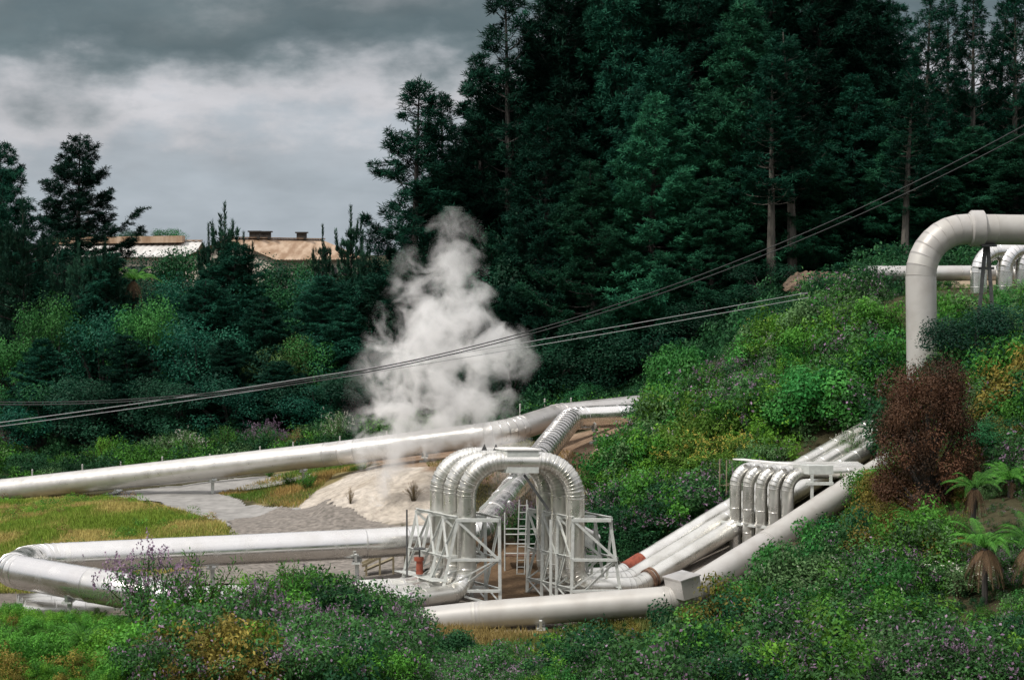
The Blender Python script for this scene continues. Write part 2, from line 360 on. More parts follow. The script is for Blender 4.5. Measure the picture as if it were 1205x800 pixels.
# ribs of the corrugated part of the diagonal
b = MB()
for i in range(17):
    t = .06 + i * .022; q = pa[1] * (1 - t) + pa[3] * t; d = (pa[3] - pa[1]); d /= np.linalg.norm(d)
    b.tube([q - d * .05, q - d * .03, q + d * .03, q + d * .05], [.53, .575, .575, .53], 28, False, [(.7,) * 3] * 4)
b.build('rib_band', SILVER, o, True)
# front pipeline
pf = [P(478, 733, 61.1), P(560, 724, 61), P(797, 705, 60.5), P(900, 641, 63.8), P(1012, 567, 68), P(1075, 530, 71), P(1250, 470, 76)]
front = pipe('steam_pipeline', pf, [6, .9, 8, 8, 5], .45, BEIGE, 'matte grey pipeline in front of the big loop, climbing the slope to the right', joint=1.9, seed=3, rib=.015)
for px, py, D in ((538, 727, 61.05), (636, 719, 60.8), (925, 625, 64.6)): saddle(front, P(px, py, D), .45)
b = MB(); c = P(804, 689, 60.3); ax = np.array([[.86, .5, .18], [-.5, .86, 0], [-.18, 0, .98]]); b.box(c, (.72, .95, .62), ax); b.box(c + ax[2] * .32, (.78, 1.02, .04), ax)
b.build('valve_cover', DULL, front)

# three pipes of the big loop and their run up the slope
row = np.array([-.50, .75, 0]); base0 = P(549, 600, 65.7); base0 = np.array([base0[0], base0[1], 0]); W3 = (677 - 549) / F * 65.7
zt = 4.93; zb = .62; rp = .325
lbl = ['nearest of the three silver pipes arching over the big loop', 'middle one of the three silver pipes arching over the big loop', 'rearmost of the three silver pipes arching over the big loop']
upe = [(749, 690, 66.2, 864, 620, 69, 1040, 520, 74.5), (738, 683, 67, 864, 606, 70, 1035, 508, 75.5), (728, 677, 67.8, 864, 594, 71, 1032, 497, 76.5)]
loops = []
for i in range(3):
    o0 = base0 + row * i; lx = o0 + [0, 0, zb]; rx = o0 + [W3, 0, zb]
    u = upe[i]
    l0 = P(28 - 4 * i, 718 - 4 * i, 60.9 + .9 * i); l1 = lx + [-.9, -.45, -.05]
    l1[2] = .5; lw = lx + [0, 0, -.1]
    q0 = rx + [0.05, 0, -.05]; e0 = P(*u[0:3]); e1 = P(*u[3:6]); e2 = P(*u[6:9])
    pts = [l0, P(475, 707 - 8 * i, 63.8 + .9 * i), o0 + [0, 0, .42 + .0], o0 + [0, 0, zt], o0 + [W3, 0, zt], o0 + [W3, 0, .62], e0, e1, e2]
    loops.append(pipe('steam_pipeline', pts, [3, .75, 1.25, 1.25, .7, .9, 10], rp, LOOPM, lbl[i], 'pipes of the big loop', seed=20 + i, joint=.95, rib=.03, ribw=.05))
    # tight ribbing of the bends
    for cxs, a0 in ((1, PI), (-1, 0)):
        b = MB()
        cen = o0 + [0 if cxs == 1 else W3, 0, zt]; cen = cen + np.array([1.25 * cxs, 0, -1.25])
        for j in range(15):
            th = a0 - cxs * (j + .5) / 15 * PI / 2; rad = np.array([math.cos(th), 0, math.sin(th)]); q = cen + rad * 1.25; tg = np.array([-math.sin(th), 0, math.cos(th)])
            b.tube([q - tg * .028, q - tg * .018, q + tg * .018, q + tg * .028], [rp * .99, rp * 1.045, rp * 1.045, rp * .99], 28, False, [(.8, .8, .78)] * 4)
        b.build('rib_band', LOOPM, loops[i], True)
for i, (px, py, D) in enumerate(((800, 660, 67.5), (1000, 541, 73.3))): saddle(loops[0], P(px, py, D), rp)
b = MB(); q0 = np.array(P(*upe[2][0:3])); q1 = np.array(P(*upe[2][3:6])); d = (q1 - q0) / np.linalg.norm(q1 - q0)
b.tube([q0 + d * .35, q0 + d * 1.15], [rp * 1.06] * 2, 24); b.build('rusty_sleeve', RUST, loops[2], True)
q0 = np.array(P(*upe[0][0:3])); q1 = np.array(P(*upe[0][3:6])); d = (q1 - q0) / np.linalg.norm(q1 - q0)
b = MB(); b.tube([q0 + d * .55, q0 + d * .68], [rp * 1.16] * 2, 24); b.tube([q0 + d * .75, q0 + d * .82], [rp * 1.13] * 2, 24); b.build('flange', RUSTB, loops[0], True)
b = MB(); b.box(q0 + d * .62 + [.1, -.1, -rp - .15], (.35, .3, .3)); b.build('pipe_support', RUSTB, loops[0])
for s in (0,): pass
# saddle housing on top of the loop
mid = base0 + row + [W3 * .47, 0, zt]
ro = row / np.linalg.norm(row); xx = np.array([1., 0, 0]); nrm = np.array([0, 0, 1.])
e = empty('anchor_housing', mid - [0, 0, .4]); meta(e, 'grey steel box clamped over the top of the big loop', 'pipe bracket')
def local(b, name, m, par, smooth=False):
    o = b.build(name, m, par, smooth)
    for v in o.data.vertices: v.co -= Vector(par.location)
    return o
b = MB(); b.box(mid - row * .98, (1.08, .70, .76), (xx, ro, nrm)); local(b, 'housing', STEEL, e)
b = MB(); b.box(mid + [0, 0, .42] - row * .95, (1.18, .85, .05), (xx, ro, nrm)); local(b, 'lid', WHITEP, e)
for s, dx in ((-1, -1.4), (1, .95)):
    b = MB(); b.bar(mid - row * 1.2 + [.4 * s * .3, 0, -.45], mid - row * 1.2 + [dx, 0, -1.65], .09); local(b, 'strut', DARKST if s > 0 else STEEL, e)
for dx in (-.95, -.55):
    b = MB(); c = mid - row * .6 + [dx, 0, .34]; b.add([c + [-.1, 0, 0], c + [.1, 0, 0], c + [0, 0, .22], c + [-.1, .1, 0], c + [.1, .1, 0], c + [0, .1, .22]], [(0, 1, 2), (5, 4, 3), (0, 2, 5, 3), (1, 4, 5, 2), (0, 3, 4, 1)]); local(b, 'lug', DARKST, e)

# lattice support frames
def frame(name, xl_t, xl_b, xr_t, xr_b, ext, label, rows=4):
    root = empty(name, base0 + [xl_t, -.4, 0]); meta(root, label, 'support frame', 'lattice frames under the big loop')
    ht = 3.0; zs = [0, .55, 1.62, ht]
    def put(kind, p, q, w, f=1):
        b = MB(); b.angle(p, q, w, .014, f); local(b, kind, STEEL, root)
    def pt(i, side, z):
        t = z / ht; o0 = base0 + row * (i - .5); x = (xl_b * (1 - t) + xl_t * t) if side == 0 else (xr_b * (1 - t) + xr_t * t)
        return o0 + [x, 0, z]
    for i in range(rows):
        put('post', pt(i, 0, 0), pt(i, 0, ht), .10); put('post', pt(i, 1, 0), pt(i, 1, ht), .10)
        for z in zs[1:]:
            put('beam', pt(i, 0, z), pt(i, 1, z), .085 if z < ht else .11)
        put('brace', pt(i, 0, zs[1]), pt(i, 1, 0.02), .05); put('brace', pt(i, 0, zs[1]), pt(i, 1, zs[2]), .05, -1)
        if i in (0, 1, rows - 1):
            put('brace', pt(i, 0, ht), pt(i, 1, zs[2]), .075); put('brace', pt(i, 1, zs[2]), pt(i, 0, .1), .075)
    for side in (0, 1):
        for z in zs[1:]:
            put('beam', pt(0, side, z) + [.0, 0, .06], pt(rows - 1, side, z) + [0, 0, .06], .08)
        for i in range(rows - 1):
            put('brace', pt(i, side, ht), pt(i + 1, side, zs[1]), .06); put('brace', pt(i, side, .1), pt(i + 1, side, zs[1]), .06)
            if side == 0: put('brace', pt(i + 1, side, ht), pt(i, side, zs[2]), .05)
    for (a, b_) in ext: put('outrigger', a, b_, .085)
    return root
x2p = lambda px: (px - 549) / F * 65.3
fl = frame('support_frame', x2p(529), x2p(507), x2p(579), x2p(580), [], 'grey lattice frame carrying the left legs of the big loop')
bb = base0 - row * .5
ext = []
for z0, z1 in ((3.0, 3.0),): pass
fr = frame('support_frame', x2p(666), x2p(664), x2p(711), x2p(726), [(bb + [x2p(640), .5, 0], bb + [x2p(640), .5, 2.9])], 'grey lattice frame carrying the right legs of the big loop')
# outer platform on the left frame
b = MB()
for i in range(9):
    b.box(bb + row * (i * .33) + [x2p(508) - .0, 0, .86], (.55, .22, .03), (xx, ro, nrm))
local(b, 'walkway', STEEL, fl)
# sheet covers on right frame (valve cover)
e = empty('valve_box', base0 + [x2p(691), 1.2, 1.9]); meta(e, 'pale slanted steel box inside the right lattice frame', 'valve box')
b = MB(); ax = np.array([[.87, 0, -.5], [0, 1, 0], [.5, 0, .87]]); b.box(base0 + [x2p(690), 1.2, 2.15], (.85, .6, .5), ax); local(b, 'casing', STEEL, e)
b = MB(); b.box(base0 + [x2p(690), 1.2, 2.15] + ax[2] * .27, (.95, .7, .04), ax); local(b, 'lid', WHITEP, e)
b = MB(); b.tube([base0 + [x2p(686), 1.2, 1.6], base0 + [x2p(686), 1.2, 1.9]], .09, 10); local(b, 'spindle', DARKST, e, True)
# red motor on the left platform
e = empty('valve_actuator', bb + row * 1.3 + [x2p(506), 0, .9]); meta(e, 'small rust red actuator behind the left lattice frame', 'valve')
b = MB(); c = np.array(e.location); b.tube([c + [0, 0, 0.03], c + [0, 0, .5]], [.13, .11], 12); b.tube([c + [-.02, 0, .5], c + [-.02, 0, .62]], [.17, .17], 12); local(b, 'body', RUST, e, True)
b = MB(); b.tube([c + [0, 0, .62], c + [0, 0, .95]], [.03, .03], 8); b.tube([c + [0, 0, .9], c + [0, 0, .94]], [.22, .22], 14); local(b, 'handwheel', DARKST, e, True)

# access platform with ladder between the two frames
def pg(px, D, z): return np.array([(px - CX) / F * D, D, z])
e = empty('access_ladder', pg(612, 69.5, .3)); meta(e, 'thin handrails and ladder standing between the two lattice frames', 'ladder')
for px in (594, 621):
    b = MB(); b.tube([pg(px, 69.5, .2), pg(px, 69.5, 2.6 if px == 594 else 2.9)], .028, 8); local(b, 'post', STEEL, e, True)
for z in (1.1, 1.45, 1.8, 2.0):
    b = MB(); b.tube([pg(594, 69.5, z), pg(640, 69.5, z)], .022, 8); local(b, 'rail', STEEL, e, True)
b = MB(); b.box((pg(594, 69.8, 1.0) + pg(640, 69.8, 1.0)) / 2, (1.5, .6, .05)); local(b, 'deck', RUSTB, e)
for px in (608, 617):
    b = MB(); b.bar(pg(px, 69.2, .2), pg(px + 3, 69.2, 3.1), .04); local(b, 'stile', STEEL, e)
for i in range(11):
    z = .4 + .25 * i; b = MB(); b.bar(pg(608 + z, 69.2, z), pg(617 + z, 69.2, z), .025); local(b, 'rung', STEEL, e)
# thin dark pole and wooden ramp left of the frame
b = MB(); p0 = G(479, 706); b.tube([(p0[0], p0[1], p0[2] - .2), (p0[0], p0[1], p0[2] + 3.1)], .03, 8); o = b.build('marker_pole', DARKST, None, True, origin=p0); meta(o, 'thin dark pole standing just left of the big loop', 'pole')
e = empty('wooden_ramp', G(452, 690)); meta(e, 'short weathered wooden ramp with rails behind the low pipe', 'ramp')
for k, dd in enumerate((0, .7)):
    b = MB(); b.bar(pg(425, 70 + dd, .55), pg(462, 70 + dd, 1.12), .09); b.bar(pg(462, 70 + dd, 1.12), pg(478, 70 + dd, 1.14), .09); local(b, 'rail', WOOD, e)
    for px, z in ((430, .6), (446, .85), (462, 1.1), (476, 1.1)):
        b = MB(); b.bar(pg(px, 70 + dd, .1), pg(px, 70 + dd, z), .07); local(b, 'post', WOOD, e)
b = MB(); b.bar(pg(428, 70.35, .35), pg(462, 70.35, .8), .6, .05); local(b, 'deck', WOOD, e)

# second loop: five smaller pipes
r5 = .215; rowb = np.array([-.41, .42, 0]); b5 = P(927, 600, 67.3); zt5 = P(927, 556, 67.3)[2]; zg5 = 1.2
five = ['first from the right', 'second from the right', 'middle one', 'second from the left', 'leftmost']
for i in range(5):
    o0 = np.array([b5[0], b5[1], 0]) + rowb * i
    end = np.array([P(1018, 560, 68.6)[0], o0[1] + 1.2, zt5 - .12])
    pts = [o0 + [0, 0, zg5], o0 + [0, 0, zt5], end]
    o = pipe('bypass_pipe', pts, [.62], r5, LOOPM, '%s of five upright grey pipes with curved tops beside the sloping pipelines' % five[i], 'five upright pipes', seed=40 + i, joint=1.0, rib=.03)
    b = MB(); c = o0 + [0, 0, 2.35]; b.tube([c, c + [0, 0, .07]], [r5 * 1.22] * 2, 20); b.build('flange', LOOPM, o, True)
e = empty('pipe_rack', (b5[0] + .9, b5[1] + 1, 2)); meta(e, 'steel rack with flat cover holding the five upright pipes', 'pipe rack')
c = np.array([P(958, 600, 67.3)[0], b5[1], zt5]); rb = rowb / np.linalg.norm(rowb)
b = MB(); b.box(c + rowb * .2 + [.05, 0, .12], (.86, .7, .30), (xx, rb, nrm)); local(b, 'clamp_box', STEEL, e)
b = MB(); b.box(c + rowb * 2 + [-.78, 0, .30], (.40, 2.5, .04), (xx, rb, nrm)); local(b, 'cover_plate', WHITEP, e)
for px, k in ((954, 0), (976, 0), (954, 4), (976, 4)):
    b = MB(); q = c + rowb * k * .9; x_ = P(px, 600, 67.3)[0] - c[0]; zg = float(H(q[0] + x_, q[1])) - .3; b.bar(q + [x_, -.25, zg - c[2]], q + [x_, -.25, -.05], .10); local(b, 'post', STEEL, e)
b = MB(); b.bar(c + [-.35, -.3, -.34], c + [.62, -.3, -.34], .1); local(b, 'beam', STEEL, e)
b = MB(); q = c + rowb * 2.2 + [-1.15, 0, -2.0]; b.bar(q - rowb * 3, q + rowb * 3, .09); local(b, 'beam', STEEL, e)
# thin double marker stakes left of second loop
for k, px in enumerate((848, 856)):
    p0 = GD(px, 72.5); b = MB(); b.tube([(p0[0], p0[1], p0[2] - .2), (p0[0], p0[1], p0[2] + 2.0 - .1 * k)], .025, 6); b.bar((p0[0], p0[1], p0[2] + 1.0), (p0[0] + .35, p0[1], p0[2] + 1.0), .03)
    o = b.build('stake', WOOD, None, origin=p0); meta(o, ['left', 'right'][k] + ' one of two thin stakes beside the five upright pipes', 'stake', 'thin stakes')

# tall pipe on the right
pv = [P(1088, 560, 73.5), P(1085, 440, 75.5), P(1083, 269, 75.5), P(1300, 272, 76.5)]
pv[0] = pv[1] - [0, 0, 1.6]
tall = pipe('steam_pipeline', pv, [4, 1.85], .6, BEIGE, 'tall matte pipe rising and bending right at the top of the slope', joint=1.15, seed=6, rib=.012, ribw=.02)
b = MB(); c = P(1140, 269, 75.8); b.tube([c, c + [.1, 0, 0], c + [.55, 0, 0], c + [.62, 0, 0]], [.62, .72, .72, .62], 28, True, [(.9,) * 3] * 4); b.build('collar', BEIGE, tall, True)
b = MB(); c = P(1161, 289, 75.9); zg = float(H(c[0], c[1])) - .2
b.box(c, (.6, .9, .1)); b.bar(c + [-.05, 0, 0], (c[0] - .45, c[1], zg), .13); b.bar(c + [.05, 0, 0], (c[0] + .45, c[1], zg), .13); b.bar((c[0] - .3, c[1], c[2] - .9), (c[0] + .3, c[1], c[2] - .9), .1)
b.build('trestle', DARKST, tall)
b = MB()
for k in range(1): b.tube([P(1140, 250, 75.8), P(1140, 246, 75.8)], .05, 8)
# pipes at the crest behind
o = pipe('steam_pipeline', [P(1020, 322, 89.5), P(1240, 321, 90)], [], .36, DULL, 'pale pipe lying level along the crest behind the tall pipe', seed=8)
for i in range(3):
    x0 = (1152, 1182, 1203)[i]; D = 87.5 + i * .3
    z0 = P(x0, 345, D); z1 = P(x0, 296 - 2 * i, D)
    pipe('crest_loop_pipe', [(z1[0], z1[1], z0[2] - .4), (z1[0], z1[1], z1[2]), (z1[0] + 5, z1[1] + 2.2, z1[2])], [1.0], .38, SILVER, ['left', 'middle', 'right'][i] + ' one of three silver bends under the tall horizontal pipe', 'silver bends at the crest', seed=50 + i, joint=.8, rib=.03)

# low drain rail beside the road and posts behind the pipeline
b = MB(); b.tube([G(88, 584) + [0, 0, .3], G(215, 573) + [0, 0, .32], G(342, 558) + [0, 0, .34]], .10, 12); o = b.build('small_pipe', DULL, None, True); meta(o, 'thin grey pipe lying along the road edge below the back pipeline', 'pipe')
for i, (px, yt) in enumerate(((38, 553), (97, 547), (142, 544), (191, 538), (247, 535), (306, 526), (345, 521), (400, 514), (455, 508), (612, 476), (641, 470), (672, 469))):
    D = 99; q = P(px, yt, D); zg = float(H(q[0], q[1])); b = MB(); b.tube([(q[0], q[1], zg - .2), (q[0], q[1], q[2])], .04, 8); b.tube([(q[0], q[1], q[2]), (q[0], q[1], q[2] + .05)], [.05, .03], 8)
    w = ['farthest left', 'second from left', 'third from left', 'fourth from left', 'fifth from left', 'sixth from left', 'seventh from left', 'eighth from left', 'ninth from left', 'third from right', 'second from right', 'farthest right'][i]
    o = b.build('marker_post', CONC, None, True, origin=(q[0], q[1], zg)); meta(o, 'small white marker post behind the back pipeline, %s in its row' % w, 'post', 'marker posts behind the back pipeline')

# ------------------------------------------------------------------ power lines
def wire(a, b, c, r, m, label, te=1.15):
    T = np.linspace(-.15, te, 60); A, B, D_ = P(*a), P(*b), P(*c); tm = (b[0] - a[0]) / (c[0] - a[0]); pts = []
    for t in T:
        l0 = (t - tm) * (t - 1) / (tm); l1 = t * (t - 1) / (tm * (tm - 1)); l2 = t * (t - tm) / (1 - tm); pts.append(A * l0 + B * l1 + D_ * l2)
    bb_ = MB(); bb_.tube(pts, r, 6); o = bb_.build('power_line', m, None, True); meta(o, label, 'power line', 'power lines')
wire((0, 473, 58), (660, 379, 59.3), (1205, 148, 60), .018, WIRE, 'upper dark cable of the pair rising steeply to the top right')
wire((0, 476, 58.3), (660, 383, 59.6), (1205, 158, 60.3), .018, WIRE, 'lower dark cable of the pair rising steeply to the top right')
wire((0, 497, 60), (640, 399, 74), (985, 338, 82), .013, WIREL, 'upper pale cable of the pair ending at the wooded crest', .965)
wire((0, 501.5, 60), (640, 405, 74), (985, 344, 82), .013, WIREL, 'lower pale cable of the pair ending at the wooded crest', .965)

# ------------------------------------------------------------------ buildings on the hill
def shed(name, a, b_, depth, zwall, zridge, zg, label, cols, vents=()):
    """gable shed: long side from a to b_ (x,y), ridge parallel"""
    a = np.array(a, float); b_ = np.array(b_, float); d = (b_ - a); ln = np.linalg.norm(d); d /= ln; n = np.array([-d[1], d[0]])
    root = empty(name, (a[0], a[1], zg)); meta(root, label, 'building')
    p = lambda s, t, z: np.array([a[0] + d[0] * s + n[0] * t, a[1] + d[1] * s + n[1] * t, z])
    W = MB(); v = [p(0, 0, zg), p(ln, 0, zg), p(ln, depth, zg), p(0, depth, zg), p(0, 0, zwall), p(ln, 0, zwall), p(ln, depth, zwall), p(0, depth, zwall), p(0, depth / 2, zridge), p(ln, depth / 2, zridge)]
    W.add(v, [(0, 1, 5, 4), (1, 2, 6, 9, 5), (2, 3, 7, 6), (3, 0, 4, 8, 7)]); local(W, 'wall', cols[0], root)
    ov = .5; sl = (zridge - zwall) / (depth / 2)
    for sgn in (0, 1):
        R = MB(); t0, t1 = (-ov, depth / 2) if sgn == 0 else (depth + ov, depth / 2); z0 = zwall - sl * ov
        nr = int(ln / .5)
        for k in range(nr):   # corrugated sheets
            s0, s1 = -ov + (ln + 2 * ov) * k / nr, -ov + (ln + 2 * ov) * (k + 1) / nr; sm = (s0 + s1) / 2
            R.add([p(s0, t0, z0 + .06), p(sm, t0, z0 + .12), p(s1, t0, z0 + .06), p(s0, t1, zridge + .06), p(sm, t1, zridge + .12), p(s1, t1, zridge + .06), p(s0, t0, z0), p(s1, t0, z0), p(s0, t1, zridge), p(s1, t1, zridge)],
                  [(0, 1, 4, 3), (1, 2, 5, 4), (6, 8, 9, 7), (0, 6, 7, 2, 1)], mi=0)
        local(R, 'roof', cols[1], root)
    R = MB(); R.bar(p(-ov, depth / 2, zridge + .16), p(ln + ov, depth / 2, zridge + .16), .7, .1); local(R, 'ridge_cap', cols[2], root)
    for s in vents:
        R = MB(); c = p(s, depth / 2, zridge + .5); R.box(c - [0, 0, .15], (.85, .85, .6)); R.box(c + [0, 0, .2], (1.1, 1.1, .12)); local(R, 'roof_vent', cols[3], root)
    for s in np.arange(1.5, ln - 1, 3.2):
        R = MB(); c = p(s, -.03, (zg + zwall) / 2 + .5); R.box(c, (1.6, .06, 1.0), (np.array([d[0], d[1], 0]), np.array([n[0], n[1], 0]), nrm)); local(R, 'window', DARKST, root)
    return root
def roofmat(name, a, b, st):
    m, nt, o = mat(name); tc = N(nt, 'ShaderNodeTexCoord'); mp = N(nt, 'ShaderNodeMapping'); mp.inputs['Scale'].default_value = st; L(nt, tc.outputs['Object'], mp.inputs[0])
    n = N(nt, 'ShaderNodeTexNoise'); n.inputs['Scale'].default_value = .8; n.inputs['Detail'].default_value = 6; L(nt, mp.outputs[0], n.inputs['Vector'])
    r = ramp(nt, [(.4, a), (.62, b)]); L(nt, n.outputs['Fac'], r.inputs[0]); bs = N(nt, 'ShaderNodeBsdfPrincipled'); bs.inputs['Roughness'].default_value = .7; L(nt, r.outputs[0], bs.inputs['Base Color']); L(nt, bs.outputs[0], o.inputs['Surface']); return m
ROOFR = roofmat('rusty_roof', (.27, .17, .10), (.46, .34, .24), (2.5, .3, .3)); ROOFW = roofmat('white_roof', (.50, .49, .47), (.60, .59, .57), (1, 1, 1)); CREAM = simple('cream_wall', (.48, .43, .36), (.56, .51, .44), 2, .8)
a = P(58, 300, 172); b_ = P(222, 300, 172)
shed('shed', a[:2], b_[:2], 9, P(0, 301, 172)[2], P(0, 285, 176)[2], 8., 'long low shed with white roof and brown ridge on the left skyline', (CREAM, ROOFW, ROOFR, RUSTB))
R = bpy.data.objects['shed']
b = MB(); q0, q1 = P(58, 283.5, 175.5), P(216, 281.5, 175.5); b.bar(q0, q1, 1.6, .62); local(b, 'ridge_vent', ROOFR, R)
a = P(322, 306, 160); b_ = P(425, 305, 176)
shed('barn', a[:2], b_[:2], 8.5, P(0, 304, 163)[2], P(0, 282, 166)[2], 8., 'rusty roofed barn with three roof vents on the skyline', (CREAM, ROOFR, ROOFR, BARK), (4.6, 6.6, 13.5))

# ------------------------------------------------------------------ plants: quad based
def unit(v): return v / np.maximum(np.linalg.norm(v, axis=-1, keepdims=True), 1e-9)
def leaves(rg, pos, dr, ln, wd, nrm_=None, nj=.45):
    """rhombic leaf quads from base pos along dr, optionally facing nrm_"""
    n = len(pos); dr = unit(dr); ln = np.broadcast_to(ln, (n,))[:, None]; wd = np.broadcast_to(wd, (n,))[:, None]
    if nrm_ is None: sd = unit(np.cross(dr, unit(rg.randn(n, 3))))
    else:
        nn = unit(unit(nrm_) + nj * rg.randn(n, 3)); dr = unit(dr - nn * (dr * nn).sum(1, keepdims=True) * .85); sd = unit(np.cross(dr, nn))
    nm = np.cross(dr, sd); m = pos + dr * ln * .5 - nm * ln * .06
    return np.stack([pos, m + sd * wd * .5, pos + dr * ln, m - sd * wd * .5], 1)
def colvar(rg, n, c1, c2, v=.2):
    t = rg.rand(n, 1); c = np.array(c1) * (1 - t) + np.array(c2) * t; return np.clip(c * (1 + v * rg.randn(n, 1)), .002, 1)
def limb(p, q, r0, r1, k=5, bend=None):
    """tapered tube as quads, optionally through bend points"""
    pts = [np.array(p, float)] + ([np.array(x, float) for x in bend] if bend is not None else []) + [np.array(q, float)]; n = len(pts); th = np.arange(k + 1) * 2 * PI / k; rings = []
    for i, c in enumerate(pts):
        t = pts[min(i + 1, n - 1)] - pts[max(i - 1, 0)]; t = t / (np.linalg.norm(t) + 1e-9); u = np.cross(t, (0.3, .1, 1)); u /= np.linalg.norm(u) + 1e-9; w = np.cross(t, u); r = r0 + (r1 - r0) * i / (n - 1)
        rings.append(c + r * (np.cos(th)[:, None] * u + np.sin(th)[:, None] * w))
    out = [np.stack([a[:-1], a[1:], b[1:], b[:-1]], 1) for a, b in zip(rings[:-1], rings[1:])]
    return np.concatenate(out)

def pine(seed, h=26., w=4.6, bare=.12, dens=1., c1=(.010, .040, .030), c2=(.020, .062, .044), gap=.08, up=.30, spacing=.60, tuft=.42):
    rg = rs(seed); T = []; Q = []; lean = rg.randn(2) * .02 * h
    axis = lambda t: np.array([lean[0] * t * t, lean[1] * t * t, h * t])
    T.append(limb(axis(0), axis(1), h * .014 + .06, .03, 7, [axis(t) for t in (.2, .4, .6, .8)]))
    z = h * bare; lobes = rg.rand(6) * 2 * PI
    TP = []; TD = []
    while z < h * .985:
        t = z / h; prof = (1 - t) ** .8 * (1 if t > .35 else .75 + .25 * (t / .35)); nb = rg.randint(5, 8)
        a0 = rg.rand() * 2 * PI
        for j in range(nb):
            if rg.rand() < gap: continue
            az = a0 + 2 * PI * j / nb + rg.randn() * .25
            Lb = w * prof * (.5 + .75 * rg.rand()) * (1 + .25 * math.cos(az * 2 + lobes[int(t * 6) % 6])) + .35
            upk = up * (.4 + t) + rg.randn() * .08; o = axis(t); d = np.array([math.cos(az), math.sin(az), upk]); d /= np.linalg.norm(d)
            s = np.linspace(0, 1, 5)[1:]; sag = -.16 * (1 - t)
            path = [o + d * Lb * q + np.array([0, 0, Lb * (sag * 4 * q * (1 - q) + .22 * q ** 3)]) for q in s]
            if Lb > .8: T.append(limb(o, path[-1], .02 + .012 * Lb, .012, 4, path[:-1]))
            k = max(2, int(Lb / .24 * dens)); qs = (rg.rand(k) ** .55) * .75 + .25
            for q in qs:
                base = o + d * Lb * q + np.array([0, 0, Lb * (sag * 4 * q * (1 - q) + .22 * q ** 3)]); side = rg.choice((-1, 1)); off = (1 - abs(q - .55)) * Lb * .36 * rg.rand() + .08
                sd = np.array([-math.sin(az), math.cos(az), 0]) * side
                nt_ = 1 + int(off / .3)
                for m in range(nt_):
                    TP.append(base + (sd * .8 + d * .6) * off * (m + 1) / nt_ + rg.randn(3) * .06); TD.append(d * .6 + sd * .5 + np.array([0, 0, .55]))
            TP.append(path[-1]); TD.append(d + np.array([0, 0, .8]))
        z += spacing * (.7 + .6 * rg.rand()) * (.6 + .6 * (1 - t))
    for q in np.linspace(.93, 1.0, 5): TP.append(axis(q)); TD.append(np.array([0, 0, 1.]))
    TP = np.array(TP); TD = unit(np.array(TD)); nb = 15; n = len(TP)
    pos = np.repeat(TP, nb, 0) + rg.randn(n * nb, 3) * .07; dr = np.repeat(TD, nb, 0) * .8 + unit(rg.randn(n * nb, 3)) * .8
    ln = tuft * (.7 + .5 * rg.rand(n * nb)); q = leaves(rg, pos, dr, ln, .062 * (.8 + .4 * rg.rand(n * nb)), unit(pos * [1, 1, 0]) * .5 + [0, 0, 1.], .6)
    cc = np.repeat(colvar(rg, n, c1, c2, .25), nb, 0)
    return np.concatenate(T), q, cc
def young(seed, h=8., w=1.9, c1=(.014, .05, .034), c2=(.03, .085, .05)):
    """young pine with upswept candle shoots"""
    rg = rs(seed); T = [limb((0, 0, 0), (0, 0, h), .09, .02, 6)]; TP = []; TD = []
    def shoot(o, L_, d):
        k = int(L_ / .13) + 2
        for i in range(k): TP.append(o + d * L_ * i / k); TD.append(d * .8)
    shoot(np.array([0, 0, h * .72]), h * .28, np.array([0, 0, 1.]))
    z = h * .08
    while z < h * .86:
        t = z / h; 
        for j in range(rg.randint(4, 7)):
            az = rg.rand() * 2 * PI; Lb = w * 1.3 * (1 - t) ** .8 * (.5 + .7 * rg.rand()) + .25; d = np.array([math.cos(az), math.sin(az), .25]); o = np.array([0, 0, z])
            p = o + d * Lb; T.append(limb(o, p, .03, .015, 4)); 
            for q in np.linspace(.25, 1, int(Lb / .16) + 2): TP.append(o + d * Lb * q + rg.randn(3) * .08); TD.append(d * .5 + np.array([0, 0, .6]))
            if t > .55 and rg.rand() < .6: shoot(p, (.35 + .5 * rg.rand()) * (.4 + t), np.array([math.cos(az) * .2, math.sin(az) * .2, 1.]))
        z += .42
    TP = np.array(TP); TD = unit(np.array(TD)); nb = 12; n = len(TP)
    pos = np.repeat(TP, nb, 0) + rg.randn(n * nb, 3) * .03; dr = np.repeat(TD, nb, 0) * .9 + unit(rg.randn(n * nb, 3)) * .7
    q = leaves(rg, pos, dr, .22 + .1 * rg.rand(n * nb), .05); return np.concatenate(T), q, np.repeat(colvar(rg, n, c1, c2, .2), nb, 0)
